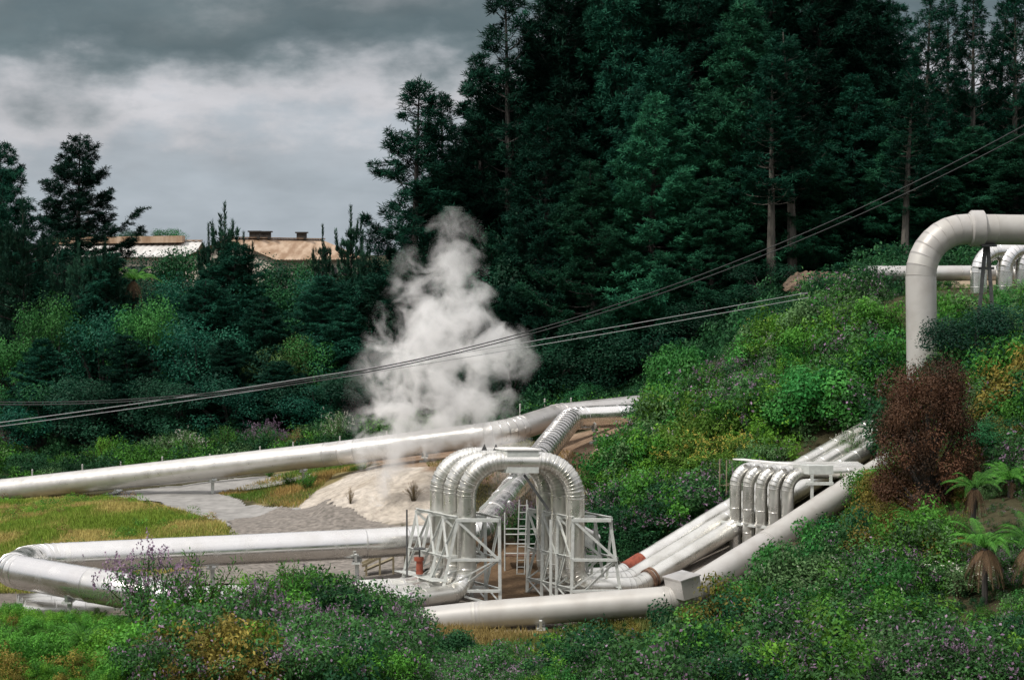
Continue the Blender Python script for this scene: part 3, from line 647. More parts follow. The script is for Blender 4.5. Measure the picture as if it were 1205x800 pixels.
def broad(seed, h=7., w=3., n=9000, leaf=.17, c1=(.02, .065, .03), c2=(.045, .11, .045), nl=22, trunkless=.25):
    """broadleaf tree: limbs end in leaf clumps of uneven size"""
    rg = rs(seed); T = []; cen = []; rad = []
    for i in range(nl):
        az = rg.rand() * 2 * PI; el = rg.rand() ** .8; r = w * math.sqrt(1 - (el * .95 - .25) ** 2 if abs(el * .95 - .25) < 1 else 0) * (.45 + .45 * rg.rand())
        c = np.array([math.cos(az) * r, math.sin(az) * r, h * (trunkless + (.93 - trunkless) * el)]); cen.append(c); rad.append(w * (.22 + .22 * rg.rand()))
        T.append(limb((0, 0, h * .12), c, .05 + .02 * w, .02, 5, [np.array([c[0] * .35, c[1] * .35, c[2] * .55 + rg.randn() * .1])]))
    T.append(limb((0, 0, -.2), (0, 0, h * .55), .1 + .03 * w, .05, 7))
    rad = np.array(rad); k = rg.choice(nl, n, p=rad ** 2 / (rad ** 2).sum()); dv = unit(rg.randn(n, 3)); dv[:, 2] = dv[:, 2] * .8 + .12
    rr = rad[k] * (.45 + .62 * rg.rand(n) ** .6) * (1 + .25 * np.sin(dv[:, 0] * 7 + k) * np.sin(dv[:, 1] * 6 + k * 2))
    pos = np.array(cen)[k] + dv * rr[:, None]; lc = colvar(rg, nl, c1, c2, .15)
    return np.concatenate(T), leaves(rg, pos, dv * .4 + rg.randn(n, 3) * .8 + [0, 0, -.25], leaf * (.7 + .6 * rg.rand(n)), leaf * .55, dv + [0, 0, .35]), np.clip(lc[k] * (1 + .13 * rg.randn(n, 1)), .002, 1)
def shrub(seed, h=1.6, w=1.3, n=2600, leaf=.10, c1=(.03, .09, .03), c2=(.07, .16, .05), wid=.35, flower=None, nf=0, stems=34, droop=.1, fl=.16, upl=.5, noise=.25):
    """many arching stems carrying leaves, flower spikes at their tips"""
    rg = rs(seed); az = rg.rand(stems) * 2 * PI; out = (rg.rand(stems) ** .6); L_ = h * (1.05 - .42 * out) * (.75 + .4 * rg.rand(stems))
    tip = np.stack([np.cos(az) * w * out * (.8 + .3 * rg.rand(stems)), np.sin(az) * w * out * (.8 + .3 * rg.rand(stems)), L_], 1); mid = tip * [.42, .42, .66] + rg.randn(stems, 3) * .03 * h
    S = np.concatenate([limb((tip[i, 0] * .12, tip[i, 1] * .12, 0), tip[i], .018 * h, .006, 3, [mid[i]]) for i in range(stems)])
    k = rg.randint(0, stems, n); t = .22 + .78 * rg.rand(n) ** .8; t_ = t[:, None]; b0 = tip[k] * [.12, .12, 0]
    pos = (1 - t_) ** 2 * b0 + 2 * t_ * (1 - t_) * mid[k] * 1.05 + t_ ** 2 * tip[k]; dv = unit(rg.randn(n, 3)); pos = pos + dv * w * .17 * rg.rand(n, 1) * (1.25 - t_ * .6)
    q = leaves(rg, pos, dv + np.array([0, 0, upl]), leaf * (.6 + .7 * rg.rand(n)), leaf * wid, pos * [1, 1, 0] / w + dv * .6 + [0, 0, .8]); sc = colvar(rg, stems, c1, c2, .12); cc = np.clip(sc[k] * (1 + noise * rg.randn(n, 1)), .002, 1)
    fq = fc = None
    if flower is not None:
        tips = tip[rg.randint(0, stems, nf)] + rg.randn(nf, 3) * [w * .14, w * .14, h * .06]; d = unit(rg.randn(nf, 3) * .5 + [0, 0, 1]) ; m = 7
        s = np.tile(np.linspace(0, 1, m), nf)[:, None]; pos = np.repeat(tips, m, 0) + np.repeat(d, m, 0) * s * fl
        fq = leaves(rg, pos, unit(rg.randn(nf * m, 3)), fl * .32, fl * .24); fc = np.repeat(colvar(rg, nf, flower[0], flower[1], .15), m, 0)
    return S, q, cc, fq, fc
def frond(rg, o, az, Ln, rise, drop, c1, c2, leafw=.125):
    """one arching fern frond with leaflets"""
    n = 16; s = np.linspace(0, 1, n); hd = np.array([math.cos(az), math.sin(az), 0]); pts = o + hd * Ln * s[:, None] * (1 - .15 * s[:, None]) + np.array([0, 0, 1]) * (rise * s * 1.6 - (rise * .6 + drop) * s ** 2)[:, None]
    Q = [np.concatenate([limb(pts[i], pts[i + 1], .014, .012, 3) for i in range(0, n - 1)])]; cc = [np.tile(np.array(c1) * .6, (len(Q[0]), 1))]
    sd = np.array([-hd[1], hd[0], 0]); m = 40; ts = np.linspace(.1, 1, m)
    for sg in (-1, 1):
        pos = np.stack([np.interp(ts, s, pts[:, i]) for i in range(3)], 1); ll = Ln * leafw * np.sin(np.clip(ts * 1.02, 0, 1) ** .7 * PI * .95 + .12) + .04
        tg = unit(np.gradient(pos, axis=0)); d = unit(sd * sg + tg * .45 + np.array([0, 0, -.45])); wv = tg * Ln * .0065
        e = pos + d * ll[:, None]; Q.append(np.stack([pos - wv, pos + wv, e + wv * .4, e - wv * .4], 1)); cc.append(colvar(rg, m, c1, c2, .12))
    return np.concatenate(Q), np.concatenate(cc)
def treefern(seed, h=1.6, R=1.3, nf=17, skirt=22, c1=(.05, .19, .025), c2=(.11, .31, .045), dead=(.20, .13, .08)):
    rg = rs(seed); T = limb((0, 0, -.2), (0, 0, h), .10, .08, 8, [np.array([.04, 0, h * .5])]); Q = []; CC = []; DQ = []; DC = []
    for i in range(nf):
        a, b = frond(rg, np.array([0, 0, h]), 2 * PI * i / nf + rg.randn() * .15, R * (.75 + .4 * rg.rand()), R * (.35 + .45 * rg.rand()), R * (.25 + .35 * rg.rand()), c1, c2); Q.append(a); CC.append(b)
    for i in range(skirt):
        a, b = frond(rg, np.array([0, 0, h - .05]), rg.rand() * 2 * PI, R * (.28 + .2 * rg.rand()), .08, h * (.25 + .3 * rg.rand()) + .3, dead, tuple(np.array(dead) * 1.7), .35); DQ.append(a); DC.append(b)
    return T, np.concatenate(Q), np.concatenate(CC), (np.concatenate(DQ) if DQ else None), (np.concatenate(DC) if DC else None)

# prototype meshes, shared by every copy
PM = {}
def proto(key, fn):
    if key not in PM: PM[key] = fn()
    return PM[key]
def tree_meshes(key, T, Q, Cc, lm, bark=BARK): return [('trunk', qmesh(key + '_trunk', T, None, [bark])), ('crown', qmesh(key + '_crown', Q, Cc, [lm]))]
def plant(name, meshes, loc, sc, rz, label, cat, group=None):
    r = empty(name, loc); r.scale = [float(s) for s in (sc if hasattr(sc, '__len__') else (sc,) * 3)]; r.rotation_euler = (0, 0, float(rz)); meta(r, label, cat, group)
    for nm, me in meshes:
        o = bpy.data.objects.new(nm, me); C.objects.link(o); o.parent = r
    return r
DKA, DKB = (.005, .036, .024), (.014, .068, .040)
MDA, MDB = (.012, .068, .038), (.028, .125, .062)
for i in range(4): proto('pine%d' % i, lambda i=i: tree_meshes('pine', *pine(100 + i, c1=DKA, c2=DKB, w=5.4 + .3 * i), PINE))
for i in range(3): proto('thin%d' % i, lambda i=i: tree_meshes('thin', *pine(120 + i, w=3.6, gap=.2, dens=.85, up=.5, c1=DKA, c2=MDA, spacing=.75), PINE, PALEBARK))
for i in range(2): proto('green%d' % i, lambda i=i: tree_meshes('green', *pine(130 + i, w=5.6, c1=MDA, c2=MDB, bare=.1), PINE))
for i in range(2): proto('open%d' % i, lambda i=i: tree_meshes('open', *pine(140 + i, h=20, w=6.2, gap=.15, up=.35, dens=1.2, c1=DKA, c2=DKB, bare=.1, spacing=.75), PINE))
for i in range(3): proto('sil%d' % i, lambda i=i: tree_meshes('sil', *pine(172 + i, w=5.4, gap=.28, spacing=1.0, dens=1.15, up=.5, c1=DKA, c2=DKB, tuft=.5), PINE))
for i in range(2): proto('young%d' % i, lambda i=i: tree_meshes('young', *young(150 + i), PINE))
BR = {'dk': ((.008, .045, .026), (.018, .080, .040)), 'md': ((.016, .095, .034), (.034, .15, .05)), 'br': ((.028, .13, .034), (.055, .20, .045)), 'tl': ((.008, .065, .042), (.018, .115, .066)), 'ol': ((.06, .11, .03), (.10, .17, .05))}
for k_, (a, b_) in BR.items():
    for i in range(2): proto('b%s%d' % (k_, i), lambda a=a, b_=b_, i=i: tree_meshes('broad', *broad(160 + i + len(PM), c1=a, c2=b_), LEAF))

ONE = 'tall dark pine in the dense stand, its crown merging with its neighbours'
def put_tree(key, px, ytop, D, w, label, cat='pine tree', group=None, name='pine_tree', h0=26., w0=4.6, seed=0):
    g = GD(px, D); zt_ = P(px, ytop, D)[2]; hh = max(2., zt_ - g[2] + .3); g[2] -= .3
    sz = hh / h0; sx = w / w0
    return plant(name, PM[key], g, (sx, sx, sz), rs(int(px * 7 + D)).rand() * 6.28, label, cat, group)
GT = 'tall pines of the dense stand'
# silhouette trees, left to right
put_tree('open0', 2, 170, 128, 5.0, 'dark pine with level branches cut by the left edge of the picture', h0=20, w0=6.2)
put_tree('open1', 92, 160, 150, 5.4, 'broad dark pine alone against the sky behind the white shed', h0=20, w0=6.2)
put_tree('sil0', 486, 98, 118, 4.6, 'pine with lumpy branches at the left edge of the tall stand', group=GT)
put_tree('sil1', 524, 113, 121, 4.0, 'pine second from the left edge of the tall stand', group=GT)
put_tree('sil2', 566, 70, 124, 4.0, 'slim pine just left of the first crown that reaches the picture top', group=GT)
put_tree('sil1', 600, -8, 122, 5.0, 'first pine from the left that reaches the top of the picture', group=GT)
put_tree('sil0', 643, -14, 126, 5.0, 'pine right beside the first one that reaches the picture top', group=GT)
tops = [(552, 175, 133, 4.4), (582, 135, 134, 4.2), (618, 95, 128, 4.4), (672, -50, 124, 4.4), (705, -90, 128, 4.8), (740, -60, 121, 4.5), (775, -95, 127, 5), (812, -70, 122, 4.8), (850, -100, 128, 5), (890, -70, 124, 4.8), (925, -100, 129, 5), (960, -85, 123, 4.6), (995, -60, 127, 4.2), (1030, -25, 123, 3.6), (1056, 10, 130, 3.0),
        (655, 60, 136, 4.4), (695, 0, 140, 4.5), (760, -20, 141, 5), (830, -20, 140, 5), (900, -20, 142, 5), (975, -20, 139, 4.5), (1022, 60, 138, 3.6), (640, 130, 114, 3.4), (790, 60, 115, 4), (1000, 90, 116, 3.8), (945, 60, 117, 4)]
for k_ in range(17): tops.append((560 + 40 * k_, (240 if k_ == 0 else 80 if k_ < 3 else 0 if k_ < 12 else 135) + 25 * (k_ % 3), 147 + (k_ * 7) % 6, 5.2))
for i, (px, yt, D, w) in enumerate(tops): put_tree('pine%d' % (i % 4), px, yt, D, w, ONE, group=GT)
put_tree('green0', 765, 112, 110, 3.7, 'lighter blue-green pine in front of the middle of the stand', group=GT)
put_tree('green1', 872, 5, 113, 4.2, 'lighter green pine in front of the stand with bright branch tips', group=GT)
put_tree('green0', 700, 190, 109, 3.2, 'shorter blue-green pine left of the pale trunks, half in shade', group=GT)
put_tree('green1', 955, 175, 112, 3.4, 'blue-green pine above the earth bank near the crest', group=GT)
put_tree('green0', 838, 210, 108, 2.8, 'small blue-green pine at the front foot of the stand', group=GT)
for i, (px, yt, D, w) in enumerate(((1086, -2, 119, 2.7), (1114, 0, 124, 2.4), (1143, -12, 120, 2.6), (1168, -8, 126, 2.5), (1192, -14, 121, 2.6), (1222, -12, 124, 2.8), (1072, 120, 129, 2.8), (1100, 105, 131, 3.2), (1130, 118, 128, 3.2), (1158, 108, 131, 3.2), (1186, 122, 128, 3.4), (1212, 105, 130, 3.6))):
    if i < 6: put_tree('thin%d' % (i % 3), px, yt, D, w * 1.35, 'slim open pine with sky showing through, %s' % ('leftmost of the right hand row', 'second of the right hand row', 'third of the right hand row', 'fourth of the right hand row', 'fifth of the right hand row', 'cut by the right edge of the picture')[i], group='slim pines on the right')
    else: put_tree('pine%d' % (i % 4), px, yt, D, w * 1.25, 'pine half hidden behind the slim open row on the right', group='slim pines on the right')
for i, (px, yt, D, w) in enumerate(((1065, 150, 112, 3.2), (1105, 165, 111, 3.2), (1150, 150, 112, 3.4), (1195, 160, 110, 3.4), (1040, 120, 118, 3.6))):
    put_tree('green%d' % (i % 2), px, yt, D, w, 'dark green pine low in front of the slim row above the tall pipe', group='low pines above the tall pipe')
# pines with long bare pale trunks at the forest edge
for i in range(2): proto('bare%d' % i, lambda i=i: tree_meshes('bare', *pine(190 + i, h=22, w=3.4, bare=.42, gap=.15, spacing=.7, c1=DKA, c2=MDA), PINE, PALEBARK))
for i, (px, yt, D, w) in enumerate(((907, 70, 108.5, 3.0), (932, 40, 109.5, 3.2), (1064, 95, 108.5, 2.6))):
    put_tree('bare%d' % (i % 2), px, yt, D, w, 'pine with a bare pale lower trunk, %s' % ('left one of the pair above the earth bank', 'right one of the pair above the earth bank', 'standing just left of the tall pipe')[i], group='pines with bare pale trunks', h0=22, w0=3.4)
# young pines poking above the left wood
for px, yt, D, w, lb in ((265, 240, 122, 1.7, 'young pine with candle shoots, tallest over the left wood, between the two roofs'), (246, 264, 123, 1.2, 'young pine at the left shoulder of the tallest candle-topped one'), (287, 274, 121, 1.1, 'young pine in front of the left end of the barn roof'),
    (380, 265, 124, 1.1, 'thin pine spire in front of the barn roof'), (413, 243, 126, 1.4, 'taller thin pine spire at the right end of the barn'), (427, 272, 125, 1.0, 'short pine spire left of the tall stand'), (125, 279, 117, 1.6, 'young pine in front of the white shed roof'), (93, 287, 118, 1.4, 'low young pine in front of the left half of the white shed'),
    (68, 283, 119, 1.4, 'low young pine at the left end of the white shed'), (28, 235, 120, 2.4, 'dense young pine under the cut pine at the left edge')):
    put_tree('young%d' % (int(px) % 2), px, yt, D, w, lb, h0=8., w0=1.9, group='young pines over the left wood')
# left wood: broadleaf crowns (px, ytop, D, halfwidth m, kind, label)
LW = [(10, 300, 132, 3.4, 'dk', 'dark tree crown below the pine at the left edge'), (60, 297, 133, 3.2, 'dk', 'dark crown under the left end of the white shed'), (100, 299, 131, 3.0, 'dk', 'dark crown under the middle of the white shed'), (190, 297, 132, 3.0, 'dk', 'dark crown under the right end of the white shed'),
 (165, 272, 182, 2.6, 'dk', 'small round tree on the skyline right of the lone broad pine'), (200, 269, 185, 2.2, 'md', 'low rounded skyline tree right above the end of the white shed'), (110, 262, 178, 3.2, 'dk', 'olive shrub at the foot of the lone broad pine'),
 (228, 292, 130, 3.3, 'md', 'rounded bush filling the gap between the two buildings'), (300, 304, 128, 3.2, 'dk', 'dark round tree below the barn gable'), (350, 309, 129, 3.2, 'md', 'green crown just below the barn eaves'), (400, 304, 130, 3.0, 'md', 'green crown under the right end of the barn'), (440, 300, 128, 3.2, 'dk', 'dark crown at the foot of the leftmost tall pine'),
 (160, 330, 122, 2.8, 'dk', 'dark crown in the upper part of the left wood under the bright tree fern'), (265, 320, 120, 3.6, 'tl', 'large dark teal crown in the centre of the left wood'), (205, 335, 121, 3.0, 'tl', 'teal crown left of the large one in the left wood'), (330, 330, 121, 3.2, 'md', 'rounded green crown right of the large teal one'), (385, 335, 120, 3.2, 'tl', 'teal crown left of the steam top'), (440, 345, 118, 3.2, 'dk', 'dark crown behind the top of the steam'),
 (30, 350, 122, 3.2, 'dk', 'dark crown on the far left of the wood'), (85, 345, 121, 3.0, 'dk', 'dark crown second from the left in the wood'), (20, 395, 114, 3.0, 'br', 'bright leafy tree at the left edge of the wood'), (62, 360, 115, 2.6, 'br', 'bright green tree near the left edge with a pale trunk'), (120, 375, 114, 3.0, 'tl', 'teal tree between the two bright ones in the left wood'), (178, 362, 114, 2.6, 'br', 'bright yellow-green tree in the middle of the left wood'),
 (235, 385, 112, 3.2, 'tl', 'teal pine-like crown right of the bright middle tree'), (290, 395, 112, 3.2, 'dk', 'dark crown low in the centre of the left wood'), (328, 400, 111, 2.4, 'ol', 'olive tree with pale top in the lower left wood'), (365, 405, 111, 2.4, 'br', 'bright patch of foliage left of the steam'), (405, 395, 112, 3.0, 'tl', 'teal tree right at the left side of the steam'), (455, 400, 112, 3.2, 'tl', 'teal tree behind the middle of the steam'),
 (10, 450, 108, 2.6, 'md', 'low green tree at the left edge above the back pipeline'), (55, 455, 108, 2.6, 'tl', 'low teal tree near the left edge above the back pipeline'), (105, 445, 108.5, 2.8, 'dk', 'low dark tree above the back pipeline, third from left'), (160, 440, 108.5, 2.8, 'dk', 'low dark tree above the back pipeline, fourth from left'), (215, 450, 108, 2.8, 'dk', 'low dark tree above the yellow-green roadside bush'), (270, 440, 108, 2.8, 'tl', 'low teal tree in the shade above the back pipeline'), (325, 450, 108, 2.8, 'dk', 'low dark tree over the wires in the lower wood'), (375, 445, 107.5, 2.6, 'tl', 'low teal tree left of the steam foot'), (425, 440, 107, 2.6, 'dk', 'low dark tree touching the left side of the steam'),
 (490, 410, 108, 3.0, 'dk', 'dark low tree hidden mostly by the thick steam'), (545, 415, 108, 3.0, 'dk', 'dark low tree behind the right half of the steam'), (600, 400, 108, 3.0, 'dk', 'dark low tree at the right edge of the steam'), (650, 400, 108, 3.0, 'dk', 'dark low tree above the corrugated elbow'), (700, 380, 108, 3.2, 'dk', 'dark low tree above the pipeline at the foot of the stand'), (695, 452, 103, 1.5, 'md', 'small green bush above the pipeline where it meets the slope'),
 (750, 370, 107, 3.2, 'dk', 'dark low tree left of the round green shrub on the slope'), (800, 350, 107, 3.2, 'dk', 'dark low tree behind the top of the round green shrub'), (850, 335, 106, 3.0, 'dk', 'dark low tree in the shade beneath the crossing wires'), (900, 310, 106, 2.6, 'dk', 'dark low tree left of the brown earth bank'),
 (600, 250, 118, 4, 'dk', 'dark understory crown left of the blue-green pines'), (560, 270, 117, 3.6, 'dk', 'dark understory crown behind the tip of the steam'), (510, 290, 116, 3.4, 'dk', 'dark understory crown left of the steam tip'), (640, 300, 114, 3.4, 'dk', 'dark understory crown right of the steam tip')]
for i, (px, yt, D, w, k_, lb) in enumerate(LW): put_tree('b%s%d' % (k_, i % 2), px, yt, D, w, lb, 'tree', 'trees of the wood' if D < 150 else None, 'broadleaf_tree', 7., 3.)
MP = ((45, 400, 110, 2.2), (118, 298, 118, 2.7), (152, 395, 110, 2.0), (236, 330, 116, 2.6), (258, 400, 109.5, 2.2), (266, 287, 119.5, 3.0), (318, 350, 113, 2.4), (334, 425, 108.5, 2.0), (376, 326, 115, 2.6), (412, 360, 111, 2.4))
for i, (px, yt, D, w) in enumerate(MP): put_tree('pine%d' % (i % 4), px, yt, D, w * 1.15, 'mid-sized dark pine among the rounded trees of the left wood, %s from the left' % ('first', 'second', 'third', 'fourth', 'fifth', 'sixth', 'seventh', 'eighth', 'ninth', 'tenth')[i], group='mid-sized pines of the left wood')
# far backing wood: one mass seen only through gaps
q, c = [], []
rg = rs(77)
Tb, Qb, Cb = broad(991, 9, 4.2, 4600, .30, *BR['dk'])
for i in range(120):
    px = rg.uniform(-60, 1270); D = rg.uniform(128, 150) if px > 520 else rg.uniform(128, 140); g = GD(px, D); hh = P(px, (335 if px < 470 else (300 if px < 560 else 230 if px < 1060 else 250)) + rg.rand() * 60, D)[2] - g[2]
    s = np.array([1.1, 1.1, hh / 9.]); th = rg.rand() * 6.28; Rm = np.array([[math.cos(th), -math.sin(th), 0], [math.sin(th), math.cos(th), 0], [0, 0, 1]]); q.append((Qb * s) @ Rm.T + g); c.append(Cb)
o = obj('far_woods', qmesh('far_woods', np.concatenate(q), np.concatenate(c), [LEAF])); meta(o, 'dark mass of woodland filling the depth behind the front rows of trees', 'woods', None, 'stuff')
rg = rs(78)

# shrub prototypes
def smesh(key, S, Q, Cc, fq, fc):
    r = [('stems', qmesh(key + '_stems', S, None, [STEM])), ('foliage', qmesh(key + '_foliage', Q, Cc, [LEAF]))]
    if fq is not None: r.append(('flowers', qmesh(key + '_flowers', fq, fc, [LEAF])))
    return r
PUR = ((.19, .12, .20), (.36, .25, .34)); PNK = ((.35, .2, .3), (.45, .33, .42)); WHT = ((.45, .45, .38), (.6, .6, .52)); YEL = ((.5, .42, .06), (.6, .55, .15))
SH = {
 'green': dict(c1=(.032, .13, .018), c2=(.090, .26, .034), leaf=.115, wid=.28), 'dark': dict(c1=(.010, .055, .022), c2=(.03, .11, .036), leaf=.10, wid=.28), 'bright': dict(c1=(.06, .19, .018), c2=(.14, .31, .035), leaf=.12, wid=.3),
 'feather': dict(c1=(.026, .15, .034), c2=(.07, .26, .05), wid=.16, n=5200, stems=60, upl=1.2, leaf=.12), 'purple': dict(c1=(.03, .10, .03), c2=(.07, .19, .05), leaf=.115, wid=.26, flower=PUR, nf=230), 'pale': dict(c1=(.06, .14, .05), c2=(.13, .24, .09), flower=WHT, nf=70, leaf=.10, wid=.28),
 'yellow': dict(c1=(.06, .16, .02), c2=(.14, .25, .04), flower=YEL, nf=150), 'gold': dict(c1=(.12, .12, .025), c2=(.25, .20, .045), wid=.22), 'dry': dict(c1=(.2, .13, .05), c2=(.36, .25, .11), wid=.12, upl=1.5)}
def sproto(kind, i):
    key = 's%s%d' % (kind, i)
    if key not in PM:
        if kind in ('feather', 'dark'):
            T, Q, Cc = broad(300 + len(PM), h=1.65, w=1.25, n=9000, leaf=.11, c1=SH[kind]['c1'], c2=SH[kind]['c2'], nl=20, trunkless=.02); PM[key] = [('stems', qmesh('stems', T, None, [STEM])), ('foliage', qmesh('foliage', Q, Cc, [LEAF]))]
        else: PM[key] = smesh(kind, *shrub(300 + len(PM), **SH[kind]))
    return PM[key]
SG = 'shrubs of the slope'; FG = 'shrubs of the near bank'
def put_shrub(kind, px, py, w, h, label, name='shrub', cat='shrub', group=SG, D=None, seed=0):
    if group == SG: w *= 1.15; h *= 1.25
    if group == FG: w *= 1.15; h *= 1.42 if 150 < px < 480 and py < 780 else 1.15
    g = GD(px, D) if D else G(px, py); g[2] -= .08
    plant(name, sproto(kind, int(px) % 2), g, (w / 1.3, w / 1.3, h / 1.6), rs(int(px * 3 + py)).rand() * 6.28, label, cat, group)
for a in [('feather', 806, 482, 1.6, 2.2, 'big rounded bright green shrub at the left edge of the slope'), ('feather', 768, 530, 1.1, 1.0, 'soft green shrub where the slope meets the back pipeline'), ('green', 835, 478, 1.5, 1.4, 'green shrub touching the right side of the big rounded one'), ('feather', 735, 545, 1.2, 1.1, 'low green shrub above the reddish earth bank'),
 ('yellow', 897, 408, .95, 1.2, 'small yellow-green shrub on the slope edge under the pale wires'), ('bright', 945, 385, 1.3, 1.1, 'yellow-green bush on the slope edge by the brown bank'), ('pale', 1022, 352, 1.6, 1.1, 'pale seeding shrub on top of the crest'), ('green', 985, 372, 1.5, 1.1, 'green shrub on the crest left of the pale seeding one'),
 ('bright', 1036, 440, 1.0, 1.0, 'small bright green shrub just left of the tall pipe'), ('green', 1045, 400, 1.3, 1.2, 'green shrub left of the upper part of the tall pipe'), ('yellow', 828, 560, 1.5, 1.2, 'yellow-flowering bush in the middle of the slope'), ('yellow', 868, 545, 1.0, .9, 'smaller yellow-flowering bush to the right of the larger one'),
 ('feather', 950, 505, 1.9, 1.9, 'rounded dark green shrub in the middle of the slope above the sloping pipes'), ('feather', 900, 500, 1.3, 1.1, 'feathery green shrub above the five upright pipes'), ('green', 1000, 460, 1.5, 1.3, 'green shrub between the tall pipe and the slope middle'), ('purple', 860, 455, 1.5, 1.0, 'purple-flowered shrub near the top edge of the slope'), ('purple', 720, 620, 1.5, 1.1, 'purple-flowered shrub right above the right lattice frame'),
 ('purple', 770, 640, 1.5, 1.0, 'purple-flowered shrub beside the lower end of the sloping pipes'), ('dark', 810, 610, 1.4, 1.1, 'dark shrub just above the sloping silver pipes'), ('green', 700, 585, 1.3, 1.0, 'green shrub near the right shoulder of the big loop'), ('purple', 612, 640, .9, 1.3, 'dark purple-flowered bush seen between the two lattice frames'), ('dark', 640, 645, .9, 1.3, 'dark bush behind the right lattice frame'),
 ('pale', 1003, 545, .8, 1.1, 'pale leafy sprig growing over the upper end of the sloping pipes'), ('bright', 985, 555, .5, .6, 'small light green plant sprouting over the sloping pipes')]:
    put_shrub(*a)
PM['bred'] = tree_meshes('red', *broad(555, h=4.6, w=1.9, n=46000, leaf=.085, c1=(.040, .024, .014), c2=(.105, .052, .030), nl=60, trunkless=.04), LEAF)
g = GD(1092, 61); g[2] -= .2
plant('red_brown_bush', PM['bred'], g, (.84, .84, (P(1090, 428, 61)[2] - g[2]) / 4.6), 0, 'large reddish brown bush in front of the foot of the tall pipe', 'bush')
for a in [(1150, 440, 71.5, 2.2, 3.4, 'dk', 'dense dark tree to the right of the tall pipe'), (1200, 450, 71, 2.1, 3.2, 'dk', 'dark tree cut by the right edge below the crest bends'), (1125, 470, 70, 1.4, 2.2, 'md', 'green bush between the tall pipe and the dense dark tree'), (1180, 545, 64, 1.4, 1.5, 'md', 'green bush behind the upper tree fern')]:
    px, yy, D, w, h, k_, lb = a; g = GD(px, D); g[2] -= .2; plant('bushy_tree', PM['b%s%d' % (k_, px % 2)], g, (w / 3, w / 3, h / 7), px, lb, 'tree', None)
for a in [('gold', 1035, 625, .9, .9, 'golden bracken clump left below the red-brown bush'), ('gold', 1065, 645, 1.0, .8, 'golden bracken clump under the red-brown bush'), ('gold', 1020, 590, .7, .9, 'golden bracken beside the end of the front pipeline'), ('gold', 1192, 470, 1.1, .9, 'golden bracken at the right edge below the dark tree'), ('gold', 1195, 530, 1.1, .9, 'golden bracken at the right edge above the tree ferns'), ('green', 1120, 640, .9, .9, 'green shrub between the upper tree fern and the bracken'),
 ('feather', 935, 700, 1.4, .75, 'soft round green shrub directly under the climbing front pipeline'), ('feather', 985, 680, 1.1, .65, 'soft green shrub right of the round one under the front pipeline'), ('bright', 815, 745, .7, .7, 'bright green tuft in front of the white valve cover'), ('pale', 1130, 700, 1.3, .8, 'pale silvery shrub below the tree ferns'), ('pale', 1030, 715, 1.2, .8, 'pale shrub with white flowers on the lower slope'),
 ('purple', 1075, 760, 1.1, .8, 'purple-flowered shrub on the lower slope at right'), ('dark', 880, 770, 1.1, .8, 'dark purple-flowered clump below the soft round shrub'), ('purple', 940, 755, 1.1, .8, 'purple-flowered clump in the middle of the lower slope'), ('purple', 1000, 775, .9, .7, 'purple-flowered clump near the bottom edge at right'), ('green', 1170, 780, 1.1, .8, 'green clump in the bottom right corner'), ('dark', 1110, 800, .9, .6, 'dark green clump at the bottom edge near the right corner')]: put_shrub(*a)
FG = 'shrubs of the near bank'
for px, py, w, h, k_, lb in [(178, 768, 1.4, 1.9, 'purple', 'purple-flowered shrub over the hidden stretch of pipe at left'), (240, 764, 1.35, 1.9, 'green', 'leafy green shrub left of the tallest near shrub'), (335, 752, 1.2, 1.55, 'green', 'tallest leafy shrub of the near bank in front of the gravel'), (305, 768, 1.1, 1.3, 'purple', 'purple-flowered shrub left below the tallest near shrub'), (385, 756, 1.0, 1.15, 'dark', 'dark shrub left of the bright upright one on the near bank'),
 (425, 758, 1.1, 1.2, 'green', 'green shrub in front of the low pipe left of the wooden ramp'), (372, 778, 1.1, 1.1, 'purple', 'purple-flowered shrub in the centre of the near bank'), (470, 765, .9, .9, 'purple', 'purple-flowered shrub just left of the front pipeline end'), (135, 775, 1.0, .6, 'dark', 'dark shrub in front of the white pipe at left'), (-4, 760, .8, .7, 'green', 'green shrub at the left edge before the elbow'), (60, 795, .9, .5, 'bright', 'bright yellow-green shrub in the lower left corner'),
 (105, 795, .8, .55, 'bright', 'bright fern-like clump right of the lower left corner'), (245, 806, .8, .45, 'gold', 'rusty golden clump at the bottom edge on the left'), (180, 806, .7, .4, 'gold', 'rusty golden clump at the bottom edge near the left corner'), (560, 790, 1.0, .7, 'green', 'green clump below the dry grass patch'), (650, 795, 1.0, .65, 'bright', 'bright leafy clump at the bottom edge in the middle'), (720, 790, .9, .7, 'bright', 'bright leafy clump at the bottom edge right of the middle'), (520, 785, .9, .8, 'dark', 'dark clump below the end of the front pipeline'),
 (440, 795, 1.0, .8, 'purple', 'pinkish purple clump at the bottom edge left of the middle'), (20, 785, .9, .55, 'dry', 'dry brownish clump at the left edge of the near bank')]:
    put_shrub(k_, px, py, w, h, lb, group=FG)
VG = 'shrubs behind the back pipeline'
for px, w, h, k_, lb in [(120, 1.1, 1.9, 'bright', 'tall yellow-green broom behind the back pipeline'), (75, 1.0, 1.3, 'green', 'green shrub left of the tall yellow-green broom'), (160, 1.3, 1.4, 'green', 'green shrub right of the tall yellow-green broom'), (215, 1.4, 1.8, 'pale', 'greyish shrub behind the back pipeline near the road end'), (265, 1.3, 1.9, 'green', 'green shrub rising behind the back pipeline, left of the bare patch'), (310, 1.4, 1.9, 'purple', 'lilac-tinged shrub behind the back pipeline'), (350, 1.1, 1.4, 'dry', 'dry yellow shrub behind the back pipeline near the support'), (395, 1.4, 2.0, 'pale', 'pale shrub behind the back pipeline left of the steam'), (30, 1.2, 1.3, 'dark', 'dark shrub behind the back pipeline at the left edge')]:
    put_shrub(k_, px, 0, w, h, lb, group=VG, D=102.5)
